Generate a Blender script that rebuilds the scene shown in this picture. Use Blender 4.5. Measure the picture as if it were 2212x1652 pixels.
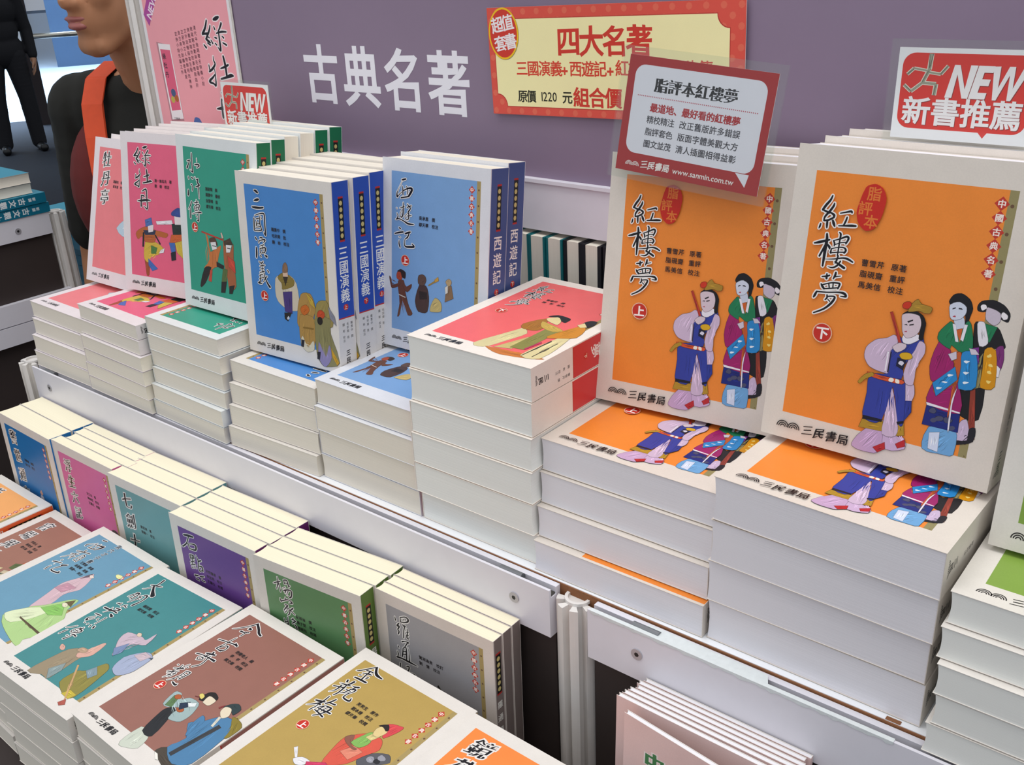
import bpy, math, random, json
import numpy as np
from mathutils import Matrix, Vector
random.seed(7)
SC = bpy.context.scene
COL = SC.collection
for o in list(bpy.data.objects): bpy.data.objects.remove(o)

# ------------------------------------------------------------------ camera
cd = bpy.data.cameras.new('camera'); cam = bpy.data.objects.new('camera', cd); COL.objects.link(cam)
cam.location = (0.4382, -0.5846, 0.5361)
cam.rotation_euler = (1.153581, 0.043126, 0.679128)
cd.sensor_width = 36.0; cd.sensor_fit = 'HORIZONTAL'; cd.lens = 36.0*2145.7/2212
cd.clip_start = 0.01; cd.clip_end = 200
SC.camera = cam
# ------------------------------------------------------------------ world, lamps, exposure
w = bpy.data.worlds.new('world'); SC.world = w; w.use_nodes = True
bg = w.node_tree.nodes['Background']; bg.inputs[0].default_value = (0.90, 0.94, 1.0, 1); bg.inputs[1].default_value = 0.63
def area(name, loc, rot, sx, sy, power, col):
    l = bpy.data.lights.new(name, 'AREA'); l.shape = 'RECTANGLE'; l.size = sx; l.size_y = sy; l.energy = power; l.color = col
    o = bpy.data.objects.new(name, l); o.location = loc; o.rotation_euler = rot; COL.objects.link(o); return o
area('hall_lamp', (0.1, -0.02, 2.3), (math.radians(0), 0, 0), 3.0, 1.3, 41, (1.0, 0.983, 0.955))
area('hall_lamp_rear', (-1.6, -1.6, 2.6), (math.radians(25), math.radians(-15), 0), 2.0, 2.0, 14, (1.0, 0.98, 0.96))
area('front_fill_light', (1.3, -2.0, 2.5), (math.radians(35), math.radians(20), 0), 1.6, 1.6, 6, (1.0, 0.98, 0.97))  # added fill light, no such fixture known; brightens the upright fronts
dl = area('daylight', (-14.5, 5.6, 4.5), (0, math.radians(-4), 0), 5.0, 9.0, 1500, (0.62, 0.8, 1.0)); dl.data.spread = math.radians(80)
vs = SC.view_settings; vs.view_transform = 'Standard'; vs.look = 'None'; vs.gamma = 1.0; vs.exposure = 0.0; vs.use_curve_mapping = False

# ------------------------------------------------------------------ helpers
def lin(h):
    r = []
    for i in (0, 2, 4):
        c = int(h[i:i+2], 16)/255
        r.append(c/12.92 if c <= .04045 else ((c+.055)/1.055)**2.4)
    return (*r, 1.0)
def mat(name, col, rough=.5, metal=0, spec=.5, noise=0, scale=40, bump=0, detail=4, coat=0):
    m = bpy.data.materials.new(name); m.use_nodes = True; nt = m.node_tree; b = nt.nodes['Principled BSDF']
    b.inputs['Base Color'].default_value = lin(col); b.inputs['Roughness'].default_value = rough; b.inputs['Metallic'].default_value = metal
    b.inputs['Specular IOR Level'].default_value = spec; b.inputs['Coat Weight'].default_value = coat
    if noise or bump:
        tc = nt.nodes.new('ShaderNodeTexCoord'); n = nt.nodes.new('ShaderNodeTexNoise'); n.inputs['Scale'].default_value = scale; n.inputs['Detail'].default_value = detail
        nt.links.new(tc.outputs['Object'], n.inputs['Vector'])
        if noise:
            mx = nt.nodes.new('ShaderNodeMix'); mx.data_type = 'RGBA'; c = lin(col)
            mx.inputs[6].default_value = tuple(x*(1-noise) for x in c[:3])+(1,); mx.inputs[7].default_value = tuple(min(1, x*(1+noise)) for x in c[:3])+(1,)
            nt.links.new(n.outputs['Fac'], mx.inputs[0]); nt.links.new(mx.outputs[2], b.inputs['Base Color'])
        if bump:
            bp = nt.nodes.new('ShaderNodeBump'); bp.inputs['Strength'].default_value = bump; bp.inputs['Distance'].default_value = .001
            nt.links.new(n.outputs['Fac'], bp.inputs['Height']); nt.links.new(bp.outputs[0], b.inputs['Normal'])
    return m
def printed(name, rough, noise):
    m = bpy.data.materials.new(name); m.use_nodes = True; nt = m.node_tree; b = nt.nodes['Principled BSDF']
    at = nt.nodes.new('ShaderNodeAttribute'); at.attribute_name = 'ink'
    tc = nt.nodes.new('ShaderNodeTexCoord'); n = nt.nodes.new('ShaderNodeTexNoise'); n.inputs['Scale'].default_value = 900; n.inputs['Detail'].default_value = 2
    n2 = nt.nodes.new('ShaderNodeTexNoise'); n2.inputs['Scale'].default_value = 60; n2.inputs['Detail'].default_value = 5
    nt.links.new(tc.outputs['Object'], n.inputs['Vector']); nt.links.new(tc.outputs['Object'], n2.inputs['Vector'])
    ad = nt.nodes.new('ShaderNodeMath'); ad.operation = 'ADD'; nt.links.new(n.outputs['Fac'], ad.inputs[0]); nt.links.new(n2.outputs['Fac'], ad.inputs[1])
    mr = nt.nodes.new('ShaderNodeMapRange'); mr.inputs[1].default_value = .6; mr.inputs[2].default_value = 1.4; mr.inputs[3].default_value = 1-noise; mr.inputs[4].default_value = 1+noise
    nt.links.new(ad.outputs[0], mr.inputs[0])
    vm = nt.nodes.new('ShaderNodeVectorMath'); vm.operation = 'SCALE'; nt.links.new(at.outputs['Color'], vm.inputs[0]); nt.links.new(mr.outputs[0], vm.inputs['Scale'])
    nt.links.new(vm.outputs[0], b.inputs['Base Color'])
    b.inputs['Roughness'].default_value = rough; b.inputs['Specular IOR Level'].default_value = .35
    return m
M_PRINT = printed('printed_cover_stock', .38, .045)
M_SIGN = printed('printed_sign_card', .45, .02)
def page_mat(name, col):
    m = bpy.data.materials.new(name); m.use_nodes = True; nt = m.node_tree; b = nt.nodes['Principled BSDF']
    tc = nt.nodes.new('ShaderNodeTexCoord'); mp = nt.nodes.new('ShaderNodeMapping'); mp.inputs['Scale'].default_value = (3, 3, 2600)
    n = nt.nodes.new('ShaderNodeTexNoise'); n.inputs['Scale'].default_value = 1; n.inputs['Detail'].default_value = 3
    nt.links.new(tc.outputs['Object'], mp.inputs[0]); nt.links.new(mp.outputs[0], n.inputs['Vector'])
    mx = nt.nodes.new('ShaderNodeMix'); mx.data_type = 'RGBA'; c = lin(col)
    mx.inputs[6].default_value = tuple(x*.86 for x in c[:3])+(1,); mx.inputs[7].default_value = tuple(min(1, x*1.08) for x in c[:3])+(1,)
    nt.links.new(n.outputs['Fac'], mx.inputs[0]); nt.links.new(mx.outputs[2], b.inputs['Base Color'])
    bp = nt.nodes.new('ShaderNodeBump'); bp.inputs['Strength'].default_value = .25; bp.inputs['Distance'].default_value = .0004
    nt.links.new(n.outputs['Fac'], bp.inputs['Height']); nt.links.new(bp.outputs[0], b.inputs['Normal'])
    b.inputs['Roughness'].default_value = .85; b.inputs['Specular IOR Level'].default_value = .2
    return m
PAGES = {'cream': page_mat('cream_page_edges', 'ece5d7'), 'warm': page_mat('warm_page_edges', 'f3ebd0'), 'white': page_mat('white_page_edges', 'eceaef'), 'grey': page_mat('grey_page_edges', 'f0f1ec')}

class MB:
    """collects verts / faces, builds one mesh object"""
    def __init__(s): s.v = []; s.f = []; s.c = []
    def face(s, pts, col='ffffff'):
        i = len(s.v); s.v += [tuple(p) for p in pts]; s.f.append(tuple(range(i, i+len(pts)))); s.c.append(col)
    def box(s, a, b, col='ffffff', M=None):
        x0, y0, z0 = a; x1, y1, z1 = b; i = len(s.v)
        P = [(x0,y0,z0),(x1,y0,z0),(x1,y1,z0),(x0,y1,z0),(x0,y0,z1),(x1,y0,z1),(x1,y1,z1),(x0,y1,z1)]
        if M is not None: P = [tuple(M @ Vector(p)) for p in P]
        s.v += P
        for q in ((0,3,2,1),(4,5,6,7),(0,1,5,4),(1,2,6,5),(2,3,7,6),(3,0,4,7)): s.f.append(tuple(i+k for k in q)); s.c.append(col)
    def prism(s, poly, z0, z1, col='ffffff', f=None):
        n = len(poly); i = len(s.v); f = f or (lambda x, y, z: (x, y, z))
        s.v += [f(x, y, z0) for x, y in poly]+[f(x, y, z1) for x, y in poly]
        s.f.append(tuple(i+k for k in range(n))[::-1]); s.c.append(col); s.f.append(tuple(i+n+k for k in range(n))); s.c.append(col)
        for k in range(n): s.f.append((i+k, i+(k+1) % n, i+n+(k+1) % n, i+n+k)); s.c.append(col)
    def mesh(s, name, m, ink=False, smooth=False):
        me = bpy.data.meshes.new(name); me.from_pydata(s.v, [], s.f); me.update()
        me.materials.append(m)
        if ink:
            at = me.color_attributes.new('ink', 'FLOAT_COLOR', 'CORNER'); cc = {}
            arr = np.zeros((len(me.loops), 4), np.float32)
            for p, c in zip(me.polygons, s.c):
                if c not in cc: cc[c] = lin(c)
                arr[p.loop_start:p.loop_start+p.loop_total] = cc[c]
            at.data.foreach_set('color', arr.ravel())
        if smooth:
            for p in me.polygons: p.use_smooth = True
        return me
    def build(s, name, m, parent=None, ink=False, smooth=False):
        return link(name, s.mesh(name, m, ink, smooth), parent)
def link(name, me, parent=None):
    o = bpy.data.objects.new(name, me); COL.objects.link(o)
    if parent: o.parent = parent
    return o
def tag(o, label, cat, group=None):
    o['label'] = label; o['category'] = cat
    if group: o['group'] = group
    return o
def thing(name, loc=(0,0,0), rot=(0,0,0)):
    o = bpy.data.objects.new(name, None); o.empty_display_size = .02; COL.objects.link(o); o.location = loc; o.rotation_euler = rot; return o
def struct(o): o['kind'] = 'structure'; return o
def tube(mb, pts, r, n=10, col='ffffff'):
    pts = [Vector(p) for p in pts]; rings = []
    for k, p in enumerate(pts):
        d = (pts[min(k+1, len(pts)-1)]-pts[max(k-1, 0)]).normalized(); a = d.orthogonal().normalized(); b = d.cross(a)
        i = len(mb.v); mb.v += [tuple(p+r*(math.cos(2*math.pi*j/n)*a+math.sin(2*math.pi*j/n)*b)) for j in range(n)]; rings.append(i)
    for a, b in zip(rings, rings[1:]):
        for j in range(n): mb.f.append((a+j, a+(j+1) % n, b+(j+1) % n, b+j)); mb.c.append(col)
    mb.f.append(tuple(rings[0]+j for j in range(n))[::-1]); mb.c.append(col); mb.f.append(tuple(rings[-1]+j for j in range(n))); mb.c.append(col)

# ------------------------------------------------------------------ lettering as real thin print
_gl = {}
def glyph(ch):
    """outline points of a character at weight 0 and its shift for a heavier weight"""
    if ch in _gl: return _gl[ch]
    c = bpy.data.curves.new('glyph', 'FONT'); c.body = ch; c.size = 1; c.resolution_u = 3
    o = bpy.data.objects.new('glyph', c); COL.objects.link(o)
    dg = bpy.context.evaluated_depsgraph_get(); e = o.evaluated_get(dg); m = e.to_mesh()
    # weld, then an outward shift direction for every outline point from its two boundary edges
    idx = {}; mp = []; P = []
    for v in m.vertices:
        k = (round(v.co[0], 4), round(v.co[1], 4))
        if k not in idx: idx[k] = len(P); P.append(v.co[:2])
        mp.append(idx[k])
    F = [tuple(mp[i] for i in p.vertices) for p in m.polygons]; e.to_mesh_clear()
    bpy.data.objects.remove(o); bpy.data.curves.remove(c)
    P = np.array(P).reshape(-1, 2); G = []; ed = {}
    for f in F:
        f = tuple(q for i, q in enumerate(f) if q != f[i-1])
        if len(f) < 3: continue
        ar = sum(P[f[i-1]][0]*P[f[i]][1]-P[f[i]][0]*P[f[i-1]][1] for i in range(len(f)))
        if abs(ar) < 1e-9: continue
        if ar < 0: f = f[::-1]
        G.append(f)
        for i in range(len(f)): ed[(f[i-1], f[i])] = ed.get((f[i-1], f[i]), 0)+1
    N = [[] for _ in P]
    for (i, j) in ed:
        if (j, i) in ed: continue
        t = P[j]-P[i]; L = np.hypot(*t)
        if L < 1e-6: continue
        n = np.array([t[1], -t[0]])/L; N[i].append(n); N[j].append(n)
    d = np.zeros_like(P)
    for i, q in enumerate(N):
        if q:
            n = sum(q)/len(q); L = np.hypot(*n)
            if L > .25: d[i] = n/max(L*L, .45)
    _gl[ch] = (P, d, G); return _gl[ch]
class Ink:
    """flat printing on a surface; fn(u, v, layer) -> xyz ; units mm"""
    def __init__(s, mb, fn): s.mb = mb; s.fn = fn; s.k = 0
    def poly(s, pts, col, dl=1):
        s.k += dl; s.mb.face([s.fn(u, v, s.k) for u, v in pts], col)
    def rect(s, u0, v0, u1, v1, col): s.poly([(u0, v0), (u1, v0), (u1, v1), (u0, v1)], col)
    def disc(s, u, v, r, col, n=18, ry=None): s.poly([(u+r*math.cos(2*math.pi*i/n), v+(ry or r)*math.sin(2*math.pi*i/n)) for i in range(n)], col)
    def smooth(s, pts, col, dl=1, sub=3):
        n = len(pts)
        if n < 5: return s.poly(pts, col, dl)
        out = []
        for i in range(n):
            p0, p1, p2, p3 = [np.array(pts[(i+k-1) % n], float) for k in range(4)]
            for q in range(sub):
                t = q/sub
                out.append(tuple(p1+.5*t*(p2-p0+t*(2*p0-5*p1+4*p2-p3+t*(3*p1-p0-3*p2+p3)))*.85))
        s.poly(out, col, dl)
    def glyphs(s, ch, u, v, size, col, wx=0, wy=None, shear=0, rise=0, rot=0, narrow=1, warp=0, adv=False, bump=True):
        a, d, f = glyph(ch)
        if len(a) == 0: return
        wy = wx if wy is None else wy
        p = a+d*np.array([wx, wy])
        cx = .5 if not adv else 0; p = p-np.array([cx, .38])
        if warp:
            x, y = p[:, 0].copy(), p[:, 1].copy()
            p[:, 0] += warp*(np.sin(5*y+ord(ch)) + .5*np.sin(11*x+3*y)); p[:, 1] += warp*(np.sin(6*x+ord(ch)*1.7)+.5*np.sin(9*y))
        x = p[:, 0]*narrow+shear*p[:, 1]; y = p[:, 1]+rise*p[:, 0]
        c, sn = math.cos(rot), math.sin(rot); X = u+size*(x*c-y*sn); Y = v+size*(x*sn+y*c)
        if bump: s.k += 1
        if max(wx, wy) <= .012:
            i = len(s.mb.v); s.mb.v += [s.fn(a_, b_, s.k) for a_, b_ in zip(X, Y)]
            for q in f: s.mb.f.append(tuple(i+k for k in q)); s.mb.c.append(col)
        else:   # heavy weights may overlap themselves: give every facet a level of its own
            for n_, q in enumerate(f):
                lv = s.k+.06*(n_ % 14)
                s.mb.face([s.fn(X[k], Y[k], lv) for k in q], col)
    def col_text(s, txt, u, v, size, pitch, col, halo=None, **kw):
        """a vertical column of characters"""
        if halo:
            k2 = dict(kw); k2['wx'] = kw.get('wx', 0)+.065; k2['wy'] = .06; s.k += 1
            for i, ch in enumerate(txt): s.glyphs(ch, u, v-i*pitch, size, halo, bump=False, **k2)
        s.k += 1
        for i, ch in enumerate(txt): s.glyphs(ch, u, v-i*pitch, size, col, bump=False, **kw)
    def row_text(s, txt, u, v, size, pitch, col, halo=None, rot=0, **kw):
        c, sn = math.cos(rot), math.sin(rot)
        if halo:
            k2 = dict(kw); k2['wx'] = kw.get('wx', 0)+.06; k2['wy'] = .06; s.k += 1
            for i, ch in enumerate(txt): s.glyphs(ch, u+i*pitch*c, v+i*pitch*sn, size, halo, rot=rot, bump=False, **k2)
        s.k += 1
        for i, ch in enumerate(txt): s.glyphs(ch, u+i*pitch*c, v+i*pitch*sn, size, col, rot=rot, bump=False, **kw)
    def latin(s, txt, u, v, size, col, narrow=1, wx=.01, wy=None, shear=0, rot=0, gap=.05):
        s.k += 1; x = u; c, sn = math.cos(rot), math.sin(rot); y = v
        for ch in txt:
            a = glyph(ch)[0]; wd = (a[:, 0].max()+gap if len(a) else .3)*size*narrow
            s.glyphs(ch, x, y, size, col, wx=wx, wy=wy, narrow=narrow, shear=shear, rot=rot, adv=True, bump=False)
            x += wd*c; y += wd*sn
    def brush(s, src, col, halo=None, dx=0, dy=0, sc=1.0, grow=2.0, fat=1.0):
        """calligraphy: tapering brush strokes, 'x,y,width' points in tenths of mm"""
        for c, g in (((halo, grow),) if halo else ())+((col, 0),):
            s.k += 1; n_ = 0
            for st in src.split(';'):
                P = [[float(v)*.1*sc for v in q.split(',')] for q in st.split(' ')]
                Q = []
                for i in range(len(P)-1):
                    p0, p1, p2, p3 = [np.array(P[min(max(i+k, 0), len(P)-1)]) for k in (-1, 0, 1, 2)]
                    for t in ((0, .34, .67) if len(P) > 2 else (0, .5)): Q.append(p1+.5*t*(p2-p0+t*(2*p0-5*p1+4*p2-p3+t*(3*p1-p0-3*p2+p3))))
                Q.append(np.array(P[-1])); Q = [(q[0]+dx, q[1]+dy, max(.2, q[2])*.5*fat+g*sc*.5) for q in Q]
                for a, b in zip(Q, Q[1:]):
                    L = math.hypot(b[0]-a[0], b[1]-a[1])
                    if L < 1e-4: continue
                    th = math.atan2(b[1]-a[1], b[0]-a[0]); n_ += 1
                    pts = [(a[0]+a[2]*math.cos(th+math.pi/2+k*math.pi/4), a[1]+a[2]*math.sin(th+math.pi/2+k*math.pi/4)) for k in range(5)]+[(b[0]+b[2]*math.cos(th-math.pi/2+k*math.pi/4), b[1]+b[2]*math.sin(th-math.pi/2+k*math.pi/4)) for k in range(5)]
                    lv = s.k+.055*(n_ % 17)
                    s.mb.face([s.fn(u, v, lv) for u, v in pts], c)
    def line(s, x0, y0, x1, y1, wd, col):
        L = math.hypot(x1-x0, y1-y0); nx, ny = -(y1-y0)/L*wd/2, (x1-x0)/L*wd/2
        s.poly([(x0+nx, y0+ny), (x1+nx, y1+ny), (x1-nx, y1-ny), (x0-nx, y0-ny)], col)
    def arcs(s, u, v, r, col):
        """double rainbow emblem"""
        s.k += 1
        for cx in (u+r, u+r*2.75):
            for q0, q1 in ((1, .84), (.7, .54), (.4, .24)):
                n = 12; a = [math.pi*i/n for i in range(n+1)]
                P = [(cx+r*q0*math.cos(t), v+r*q0*math.sin(t)) for t in a]+[(cx+r*q1*math.cos(t), v+r*q1*math.sin(t)) for t in a[::-1]]
                s.poly(P, col, 0)
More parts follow.
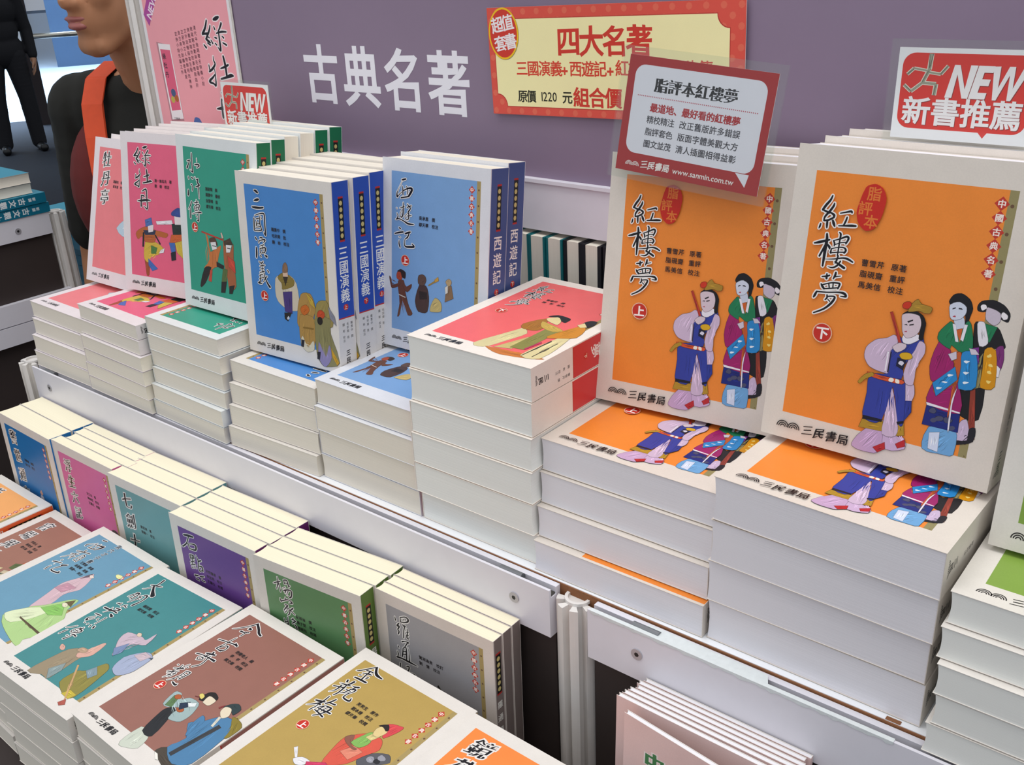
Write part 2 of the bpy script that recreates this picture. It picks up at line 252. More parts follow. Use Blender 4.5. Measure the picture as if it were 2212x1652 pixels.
# ------------------------------------------------------------------ book covers
ART = json.loads(r'''{"G": "1c1a20 145,131 147,135 154,137 161,135 166,130 166,124 161,125 155,131 150,128 146,128;1d1b1f 145,118 149,120 155,108 160,119 167,108 166,104 155,101 145,71 157,75 160,75 160,52 147,52 144,75 147,100;1f7a50 152,120 160,119 157,108 151,107;c9bccb 151,131 155,131 160,129 161,124 158,120 152,123;e6e2ea 147,119 151,121 154,114 156,107 151,104;efe9ee 151,131 150,130 149,129 148,129 147,131 147,132 148,133 150,133;efe9ee 165,128 165,126 163,125 162,126 161,127 161,129 162,130 164,129;7a2f74 162,104 166,107 168,98 167,89 163,95;e8e6ee 163,94 167,91 167,85 165,85;d4900f 155,102 162,103 166,78 157,75 156,90;f3d77a 160,99 160,98 158,97 157,98 158,99 159,100;f3d77a 162,92 162,91 160,91 159,92 160,93 161,93;f3d77a 162,87 162,86 160,86 159,87 160,88 161,88;f3d77a 163,81 162,79 161,79 160,80 160,81 162,81;8e3a2c 151,71 154,73 160,37 155,37;c9b4d0 148,46 152,50 155,43 155,35 147,33;232027 155,43 159,45 159,35 149,30 148,33 155,35;17161c 126,131 128,136 133,138 139,135 142,129 141,121 141,117 139,117 138,124 133,130 128,129;6fa6d6 128,38 146,41 148,22 137,20 126,21;d3dcf0 129,34 136,36 137,21 130,22;1f2a78 124,57 147,55 148,39 123,39;4b4d6a 131,51 130,49 127,49 126,50 127,52 129,53;4b4d6a 137,47 136,45 133,44 131,45 132,47 135,48;4b4d6a 143,47 142,45 139,44 137,46 138,48 141,48;4b4d6a 133,45 132,43 130,42 128,43 129,45 132,46;4b4d6a 146,42 145,40 142,39 141,41 142,42 144,43;9c1f66 125,70 129,62 141,75 144,70 147,53 124,55;e9e3ea 123,56 147,54 147,53 124,54;9c1f66 124,101 132,98 134,92 137,85 125,72 121,83;7a2f8a 146,101 151,103 153,91 150,97;1f7a50 123,108 129,117 132,116 137,112 140,119 143,118 147,102 140,97 133,101 132,98 124,102;c8cfe0 131,121 137,122 139,116 136,111 133,115;c9602a 134,112 138,114 138,104;e6e2ea 131,116 133,116 137,104 135,104;e6e2ea 139,117 141,117 140,105 138,106;d0d6e6 127,129 128,122 130,119 135,120 138,124 138,129 133,132;2a2630 129,126 131,127 131,128 129,127;2a2630 133,127 136,127 135,128 133,128;b04050 132,122 132,121 131,121 130,121 131,122 132,122;c05a2c 137,94 140,97 142,87 141,70 140,50 139,51 139,74;2a86c8 125,71 138,86 141,77 129,62;2a86c8 141,97 150,98 154,75 143,71 142,87;e8eef6 132,69 131,68 129,67 128,68 129,69 131,69;e8eef6 135,74 134,73 132,73 131,73 132,74 134,74;e8eef6 138,80 137,79 135,78 134,79 135,80 137,80;e8eef6 147,92 146,91 145,90 143,91 144,92 146,92;e8eef6 148,84 147,83 146,82 144,83 145,84 147,84;e8eef6 149,77 148,76 146,75 145,76 146,77 148,77;d0c6d4 132,94 137,97 138,92 135,90;d0c6d4 145,101 149,101 152,98 147,97;e2dde8 142,71 141,59 142,40 141,40 140,61;c3a4c8 90,32 97,34 98,23 95,9 84,7 75,9 78,18;c9aecf 97,34 107,25 112,25 114,17 99,13;b82a30 91,12 99,18 100,13 95,9;b82a30 107,19 113,24 114,19 109,16;b08a2c 80,33 95,34 96,26 78,25;b08a2c 106,35 110,37 112,27 105,25;cdb6cf 97,62 106,35 106,25 96,24 96,43;cdb6cf 106,66 112,67 114,60 113,54 112,51 108,53;2f3a8c 108,53 113,54 114,46 110,38;34409a 81,68 104,68 107,62 110,37 106,35 98,62 94,34 80,33 80,53;1b1a2a 80,35 94,35 94,33 80,32;1b1a2a 105,36 110,38 110,36 106,34;34409a 94,102 101,97 109,98 112,104 115,94 109,89 103,79 103,69 87,69 93,72 92,88 95,93;cdb6cf 92,100 95,99 96,93 92,88 93,72 88,71 79,73 74,79 74,87 80,94 88,97;2a2840 92,87 92,72 93,72 93,87;efeaf2 90,87 90,72 91,72 91,87;cdb6cf 111,99 115,98 116,91 112,80 112,67 107,66 104,73 106,85 109,92;d4532c 78,69 88,68 104,68 104,65 90,65 80,66;f0e8da 98,67 97,65 95,65 94,66 95,68 97,68;f0e8da 102,67 102,65 100,65 99,66 99,68 101,68;b08a2c 72,60 76,66 81,69 83,67 77,63 74,59;e9e3ec 99,101 108,104 111,101 105,96 100,96;17151a 96,116 99,119 105,120 110,118 113,113 113,106 113,101 110,101 110,109 107,115 101,117;d6c3cc 96,116 97,109 98,104 101,100 105,101 109,105 110,111 108,117 102,118;2a2428 99,109 101,109 100,110 98,109;2a2428 102,109 105,110 105,111 102,110;b0485a 101,104 101,104 100,104 99,104 99,104 101,105;2a2428 101,111 104,113 104,114 100,112;a8822e 100,122 102,126 105,129 108,126 115,125 115,121 111,120 107,121 100,119;c9351f 101,124 100,122 99,121 96,121 95,123 96,125 98,126 100,126;b0382a 87,116 98,92 100,93 89,117;d6c3cc 93,91 97,95 102,95 102,92 97,88;d8a820 108,87 107,85 104,84 101,84 99,86 100,88 103,89 106,89;20203a 98,84 104,83 103,76 98,78;d8d4e4 103,81 102,79 101,79 99,80 100,82 102,82", "jin": "c9cfc0 72,9 71,31 87,29 93,14 79,6;24262a 76,29 68,54 71,63 78,63 83,51 90,30;9fb4b4 60,61 55,77 62,80 70,75 74,81 88,82 95,70 95,57 83,52 79,58 78,68 68,61;5c7a50 63,61 59,74 65,76 71,63;b05a30 66,77 68,75 66,73 64,72 61,73 60,75 61,77 64,78;b05a30 84,68 85,66 84,64 81,63 78,64 77,66 79,68 81,69;22324a 73,71 80,78 84,73 80,65;dfe6e6 79,76 86,81 89,77 84,73;23201f 82,88 83,96 88,100 96,98 98,94 88,94 89,87 84,85;e3d6bc 89,87 88,94 98,94 99,88 97,85 90,85;e0cf70 84,91 85,89 85,87 83,87 80,88 78,90 79,92 81,92;6a2f2c 77,85 82,87 81,88 76,86;4a4238 109,21 114,31 141,24 145,19 133,15 119,18;efece2 109,21 114,21 121,17 118,16;4d7fa8 103,60 112,70 120,83 133,88 145,75 147,64 149,33 135,22 114,31 118,48;4d7fa8 115,49 107,60 105,74 113,71 115,56;8a7a30 130,90 139,91 148,87 151,73 146,69 142,79;3a3c40 128,76 121,28 126,27 133,75;d8d4c4 119,83 123,71 126,71 122,83;2f3f42 112,93 114,99 120,104 128,101 128,92 120,95;e3d6bc 115,87 113,94 120,96 126,89 123,83;8a3a3a 110,89 112,95 111,96 108,90", "da": "9a8a70 48,17 51,54 59,66 76,68 76,53 78,23 66,22;d8a898 67,61 72,75 75,86 79,87 83,69 74,58;d8a898 46,60 49,57 48,55 45,55 42,56 39,59 39,61 42,61;b89a80 71,71 73,68 71,65 66,64 62,64 61,67 63,70 67,71;8a9a9a 64,31 71,46 78,37 77,21;8f8642 93,26 92,45 101,52 107,69 117,66 122,49 126,22 115,18;c4b040 110,18 113,26 125,25 123,17;8296a0 100,51 104,61 115,54 112,45;c8a070 84,51 123,12 125,12 86,52;b0584a 119,9 122,16 128,11 124,7;c8b4c0 83,100 81,112 101,116 109,115 110,128 116,110 102,102 102,80 91,91;7a8cb0 92,88 99,102 105,89 102,80;dfc8b0 97,118 99,116 98,114 95,114 93,115 92,117 92,118 95,119;a4aec8 120,68 114,85 126,103 140,102 142,79 134,65;c8b4bc 121,93 126,103 138,102 134,91;4a5260 136,99 141,102 142,99", "xi": "d4b4bc 92,65 82,94 77,114 85,135 91,146 99,137 107,120 100,104 106,82;6a5a68 86,131 87,141 90,146 92,140;e8d4c8 96,143 98,142 97,140 95,139 92,140 90,142 90,143 93,144;c090a0 78,104 82,118 100,119 94,104;b0d08a 81,42 92,69 103,81 116,102 126,108 132,91 150,75 160,46 143,35 150,25 113,30;dfe8c0 79,45 93,68 117,82 115,62 101,41;88c060 103,75 118,96 137,82 123,73;6a5a3a 116,97 123,106 130,96;e4dcc0 124,96 126,94 125,92 122,91 119,92 116,94 117,96 120,97;5a4a34 102,51 157,49 156,52 100,53;e8e4a0 124,164 126,161 125,159 122,158 118,159 115,161 116,163 120,164", "ping": "5a5a60 105,103 111,115 123,123 131,117 122,106 112,98;9a9aa4 118,111 119,109 118,107 115,106 112,107 111,109 112,112 115,113;9a9aa4 125,118 126,116 124,114 122,113 119,114 118,116 119,119 122,119;2a2a30 123,113 124,111 123,109 121,109 119,109 118,111 119,113 121,113;d85a48 83,82 78,101 77,114 82,121 91,130 105,132 113,122 107,108 102,94 92,84;e08870 86,100 92,112 103,111 99,97;8a5a4a 77,114 82,121 89,111 96,111 94,108 83,110;d84a50 97,149 110,154 111,148 106,134 101,138;84b45c 86,113 89,127 93,133 100,123 97,113;d8c88a 92,125 95,135 102,133 99,125;e0c88e 92,138 96,145 103,141 101,132 95,131;2a2022 91,142 97,148 102,144 101,141 96,143;e4e2e6 50,78 52,81 62,72 60,71;e4e2e6 60,69 65,75 74,76 73,70 67,66;c83a60 72,74 86,83 91,82 75,70", "s6": "d8cc98 67,20 81,69 82,75 95,65 89,36 82,17;c87838 82,19 105,22 144,24 141,19 106,11;c9b878 90,22 102,59 108,48 107,27;a8702c 76,83 87,107 99,86 98,75 84,73;8a8848 103,29 103,89 119,86 118,31;c8a850 88,98 105,94 120,88 113,81 97,85;1c2024 85,112 91,120 107,118 109,107 103,108 94,114;e2d29a 87,106 94,115 103,108 106,98 96,100;dccf9c 123,19 127,68 135,80 141,56 143,22;34302a 125,19 128,60 126,61 124,20;34302a 135,21 136,58 135,60 134,22;d08a28 116,69 126,104 135,104 141,80 123,67;1c2024 125,114 127,123 134,124 137,114 134,105;e2d29a 123,107 126,115 134,107 129,103;c03060 119,31 122,52 120,54 117,33", "D": "cfc4b0 54,94 67,101 78,101 88,93 90,65 74,60 60,65 53,73;4a3a78 65,80 80,83 78,57 66,58;8a7638 58,96 68,103 83,98 83,90 65,83 64,90;d8b8a0 67,104 75,106 75,98 67,97;3a3024 67,98 75,99 70,88;8a6a50 68,111 72,115 75,112 75,105 67,103;2c2824 65,56 77,58 70,47 65,49;c8d0e0 73,51 72,50 71,49 69,49 69,51 70,52 71,53 72,53;b08a4a 94,82 109,85 116,70 110,54 111,48 87,44 87,62;b08a4a 91,58 110,59 115,45 109,21 97,17 89,28 88,42;d8d0b8 92,34 100,22 109,31 110,21 99,16 89,23;8a6a30 94,43 110,44 111,46 95,45;c86a28 106,66 103,62 98,59 94,60 92,64 94,68 100,71 104,70;2a2a30 90,29 95,29 93,21 89,21;9a8a50 118,75 133,81 140,67 141,53 114,48;8a8458 117,61 138,61 137,45 149,13 127,4 115,12 113,38;8f86b0 118,32 128,16 134,31 137,17 127,4 117,11;c89a28 137,28 148,13 145,9 138,18;c04a28 130,65 128,61 123,59 119,60 118,63 120,67 124,69 128,68;2a2420 126,57 125,54 122,52 119,53 118,56 119,59 122,61 125,60;c0a040 102,86 112,79 116,69 108,73;8a8a98 136,75 145,65 147,55 138,62;24222a 115,19 120,20 118,11 114,11", "C": "b0382c 41,96 83,91 84,93 42,98;c8743c 49,96 54,90 57,74 78,85 70,64 81,60 63,56 49,45 43,53 55,66;2a2624 43,52 57,55 46,37 38,29 33,29;2a2624 68,64 82,61 81,56 68,58;5a3a2c 56,90 66,93 71,87 70,83 59,84;e6e0e0 58,86 68,88 70,80 61,77;2a2422 61,82 69,82 69,83 61,83;c84a38 55,52 59,52 56,37 50,38;a8603c 83,95 86,86 95,79 102,90 101,66 104,40 91,32 87,52 83,63;5a6a3c 80,57 89,57 86,42 76,40;2a2624 76,40 86,42 82,28 74,27;4a3a2c 84,91 96,96 101,89 85,86;e6e0e0 88,87 99,88 95,79 88,78;2a2422 90,83 96,83 97,84 90,84;c84a38 90,74 103,69 104,55 92,61;2a2624 91,37 101,40 96,29 90,28;d8b8a8 79,100 81,94 84,95 81,101", "B": "9a4a28 40,45 49,43 48,25 43,23 41,36;d0b040 42,68 62,69 77,62 66,53 53,50 48,41 39,45;4a7a3c 53,64 65,62 62,54 53,53;4068b0 47,46 65,34 54,30 47,37;b4602c 25,74 26,80 43,88 63,85 85,83 82,77 63,77 60,69 42,68 36,75 29,70;28304a 39,83 63,85 61,79 43,77;e0d6d8 48,90 59,92 58,83 49,81;4a6aa8 43,97 55,101 57,92 44,88;1c1a20 38,80 36,61 39,61 41,80;1c1a20 61,78 70,67 72,68 63,79;e4e0e4 72,60 79,63 77,57 68,55;e4e0e4 64,97 94,101 96,96 66,93;24302c 94,96 113,99 114,85 96,82;e4dcdc 99,107 113,107 112,97 100,96;30488c 94,111 106,118 115,114 114,107 96,107;c8602c 93,82 113,84 112,73 89,71;c8b040 99,72 112,76 115,52 103,60;4068b0 88,71 99,72 100,61 92,59;22202a 91,58 100,61 100,50 92,48", "E": "3a2c2c 35,107 46,66 46,66 35,107;6a4030 23,76 32,78 35,62 40,50 45,43 38,40 30,55 26,39 22,36 26,53 24,64;6a4030 10,80 13,78 15,71 26,75 24,71 14,67 11,74;6a4030 32,76 36,72 43,76 43,72 37,66 31,71;b0482c 30,84 29,80 26,78 22,79 21,82 22,86 26,88 29,87;33241f 22,87 27,90 34,88 34,81 29,82 27,87;d0c8c0 24,61 34,59 35,60 24,62;4a3430 55,77 65,77 69,66 67,49 54,47 49,58;5f463c 65,84 63,79 59,77 54,78 53,82 54,87 59,89 63,88;2f2422 55,70 66,70 66,63 56,61;a08040 69,78 81,85 80,87 68,79;c8963c 77,86 82,90 83,86 78,83;8a6a4c 94,82 101,83 104,70 92,64;b89a70 101,87 100,84 97,82 95,83 93,86 94,88 97,90 100,89;e0d8cc 92,80 96,83 96,75 93,73;c8b070 72,56 78,66 86,63 87,53 72,50"}''')
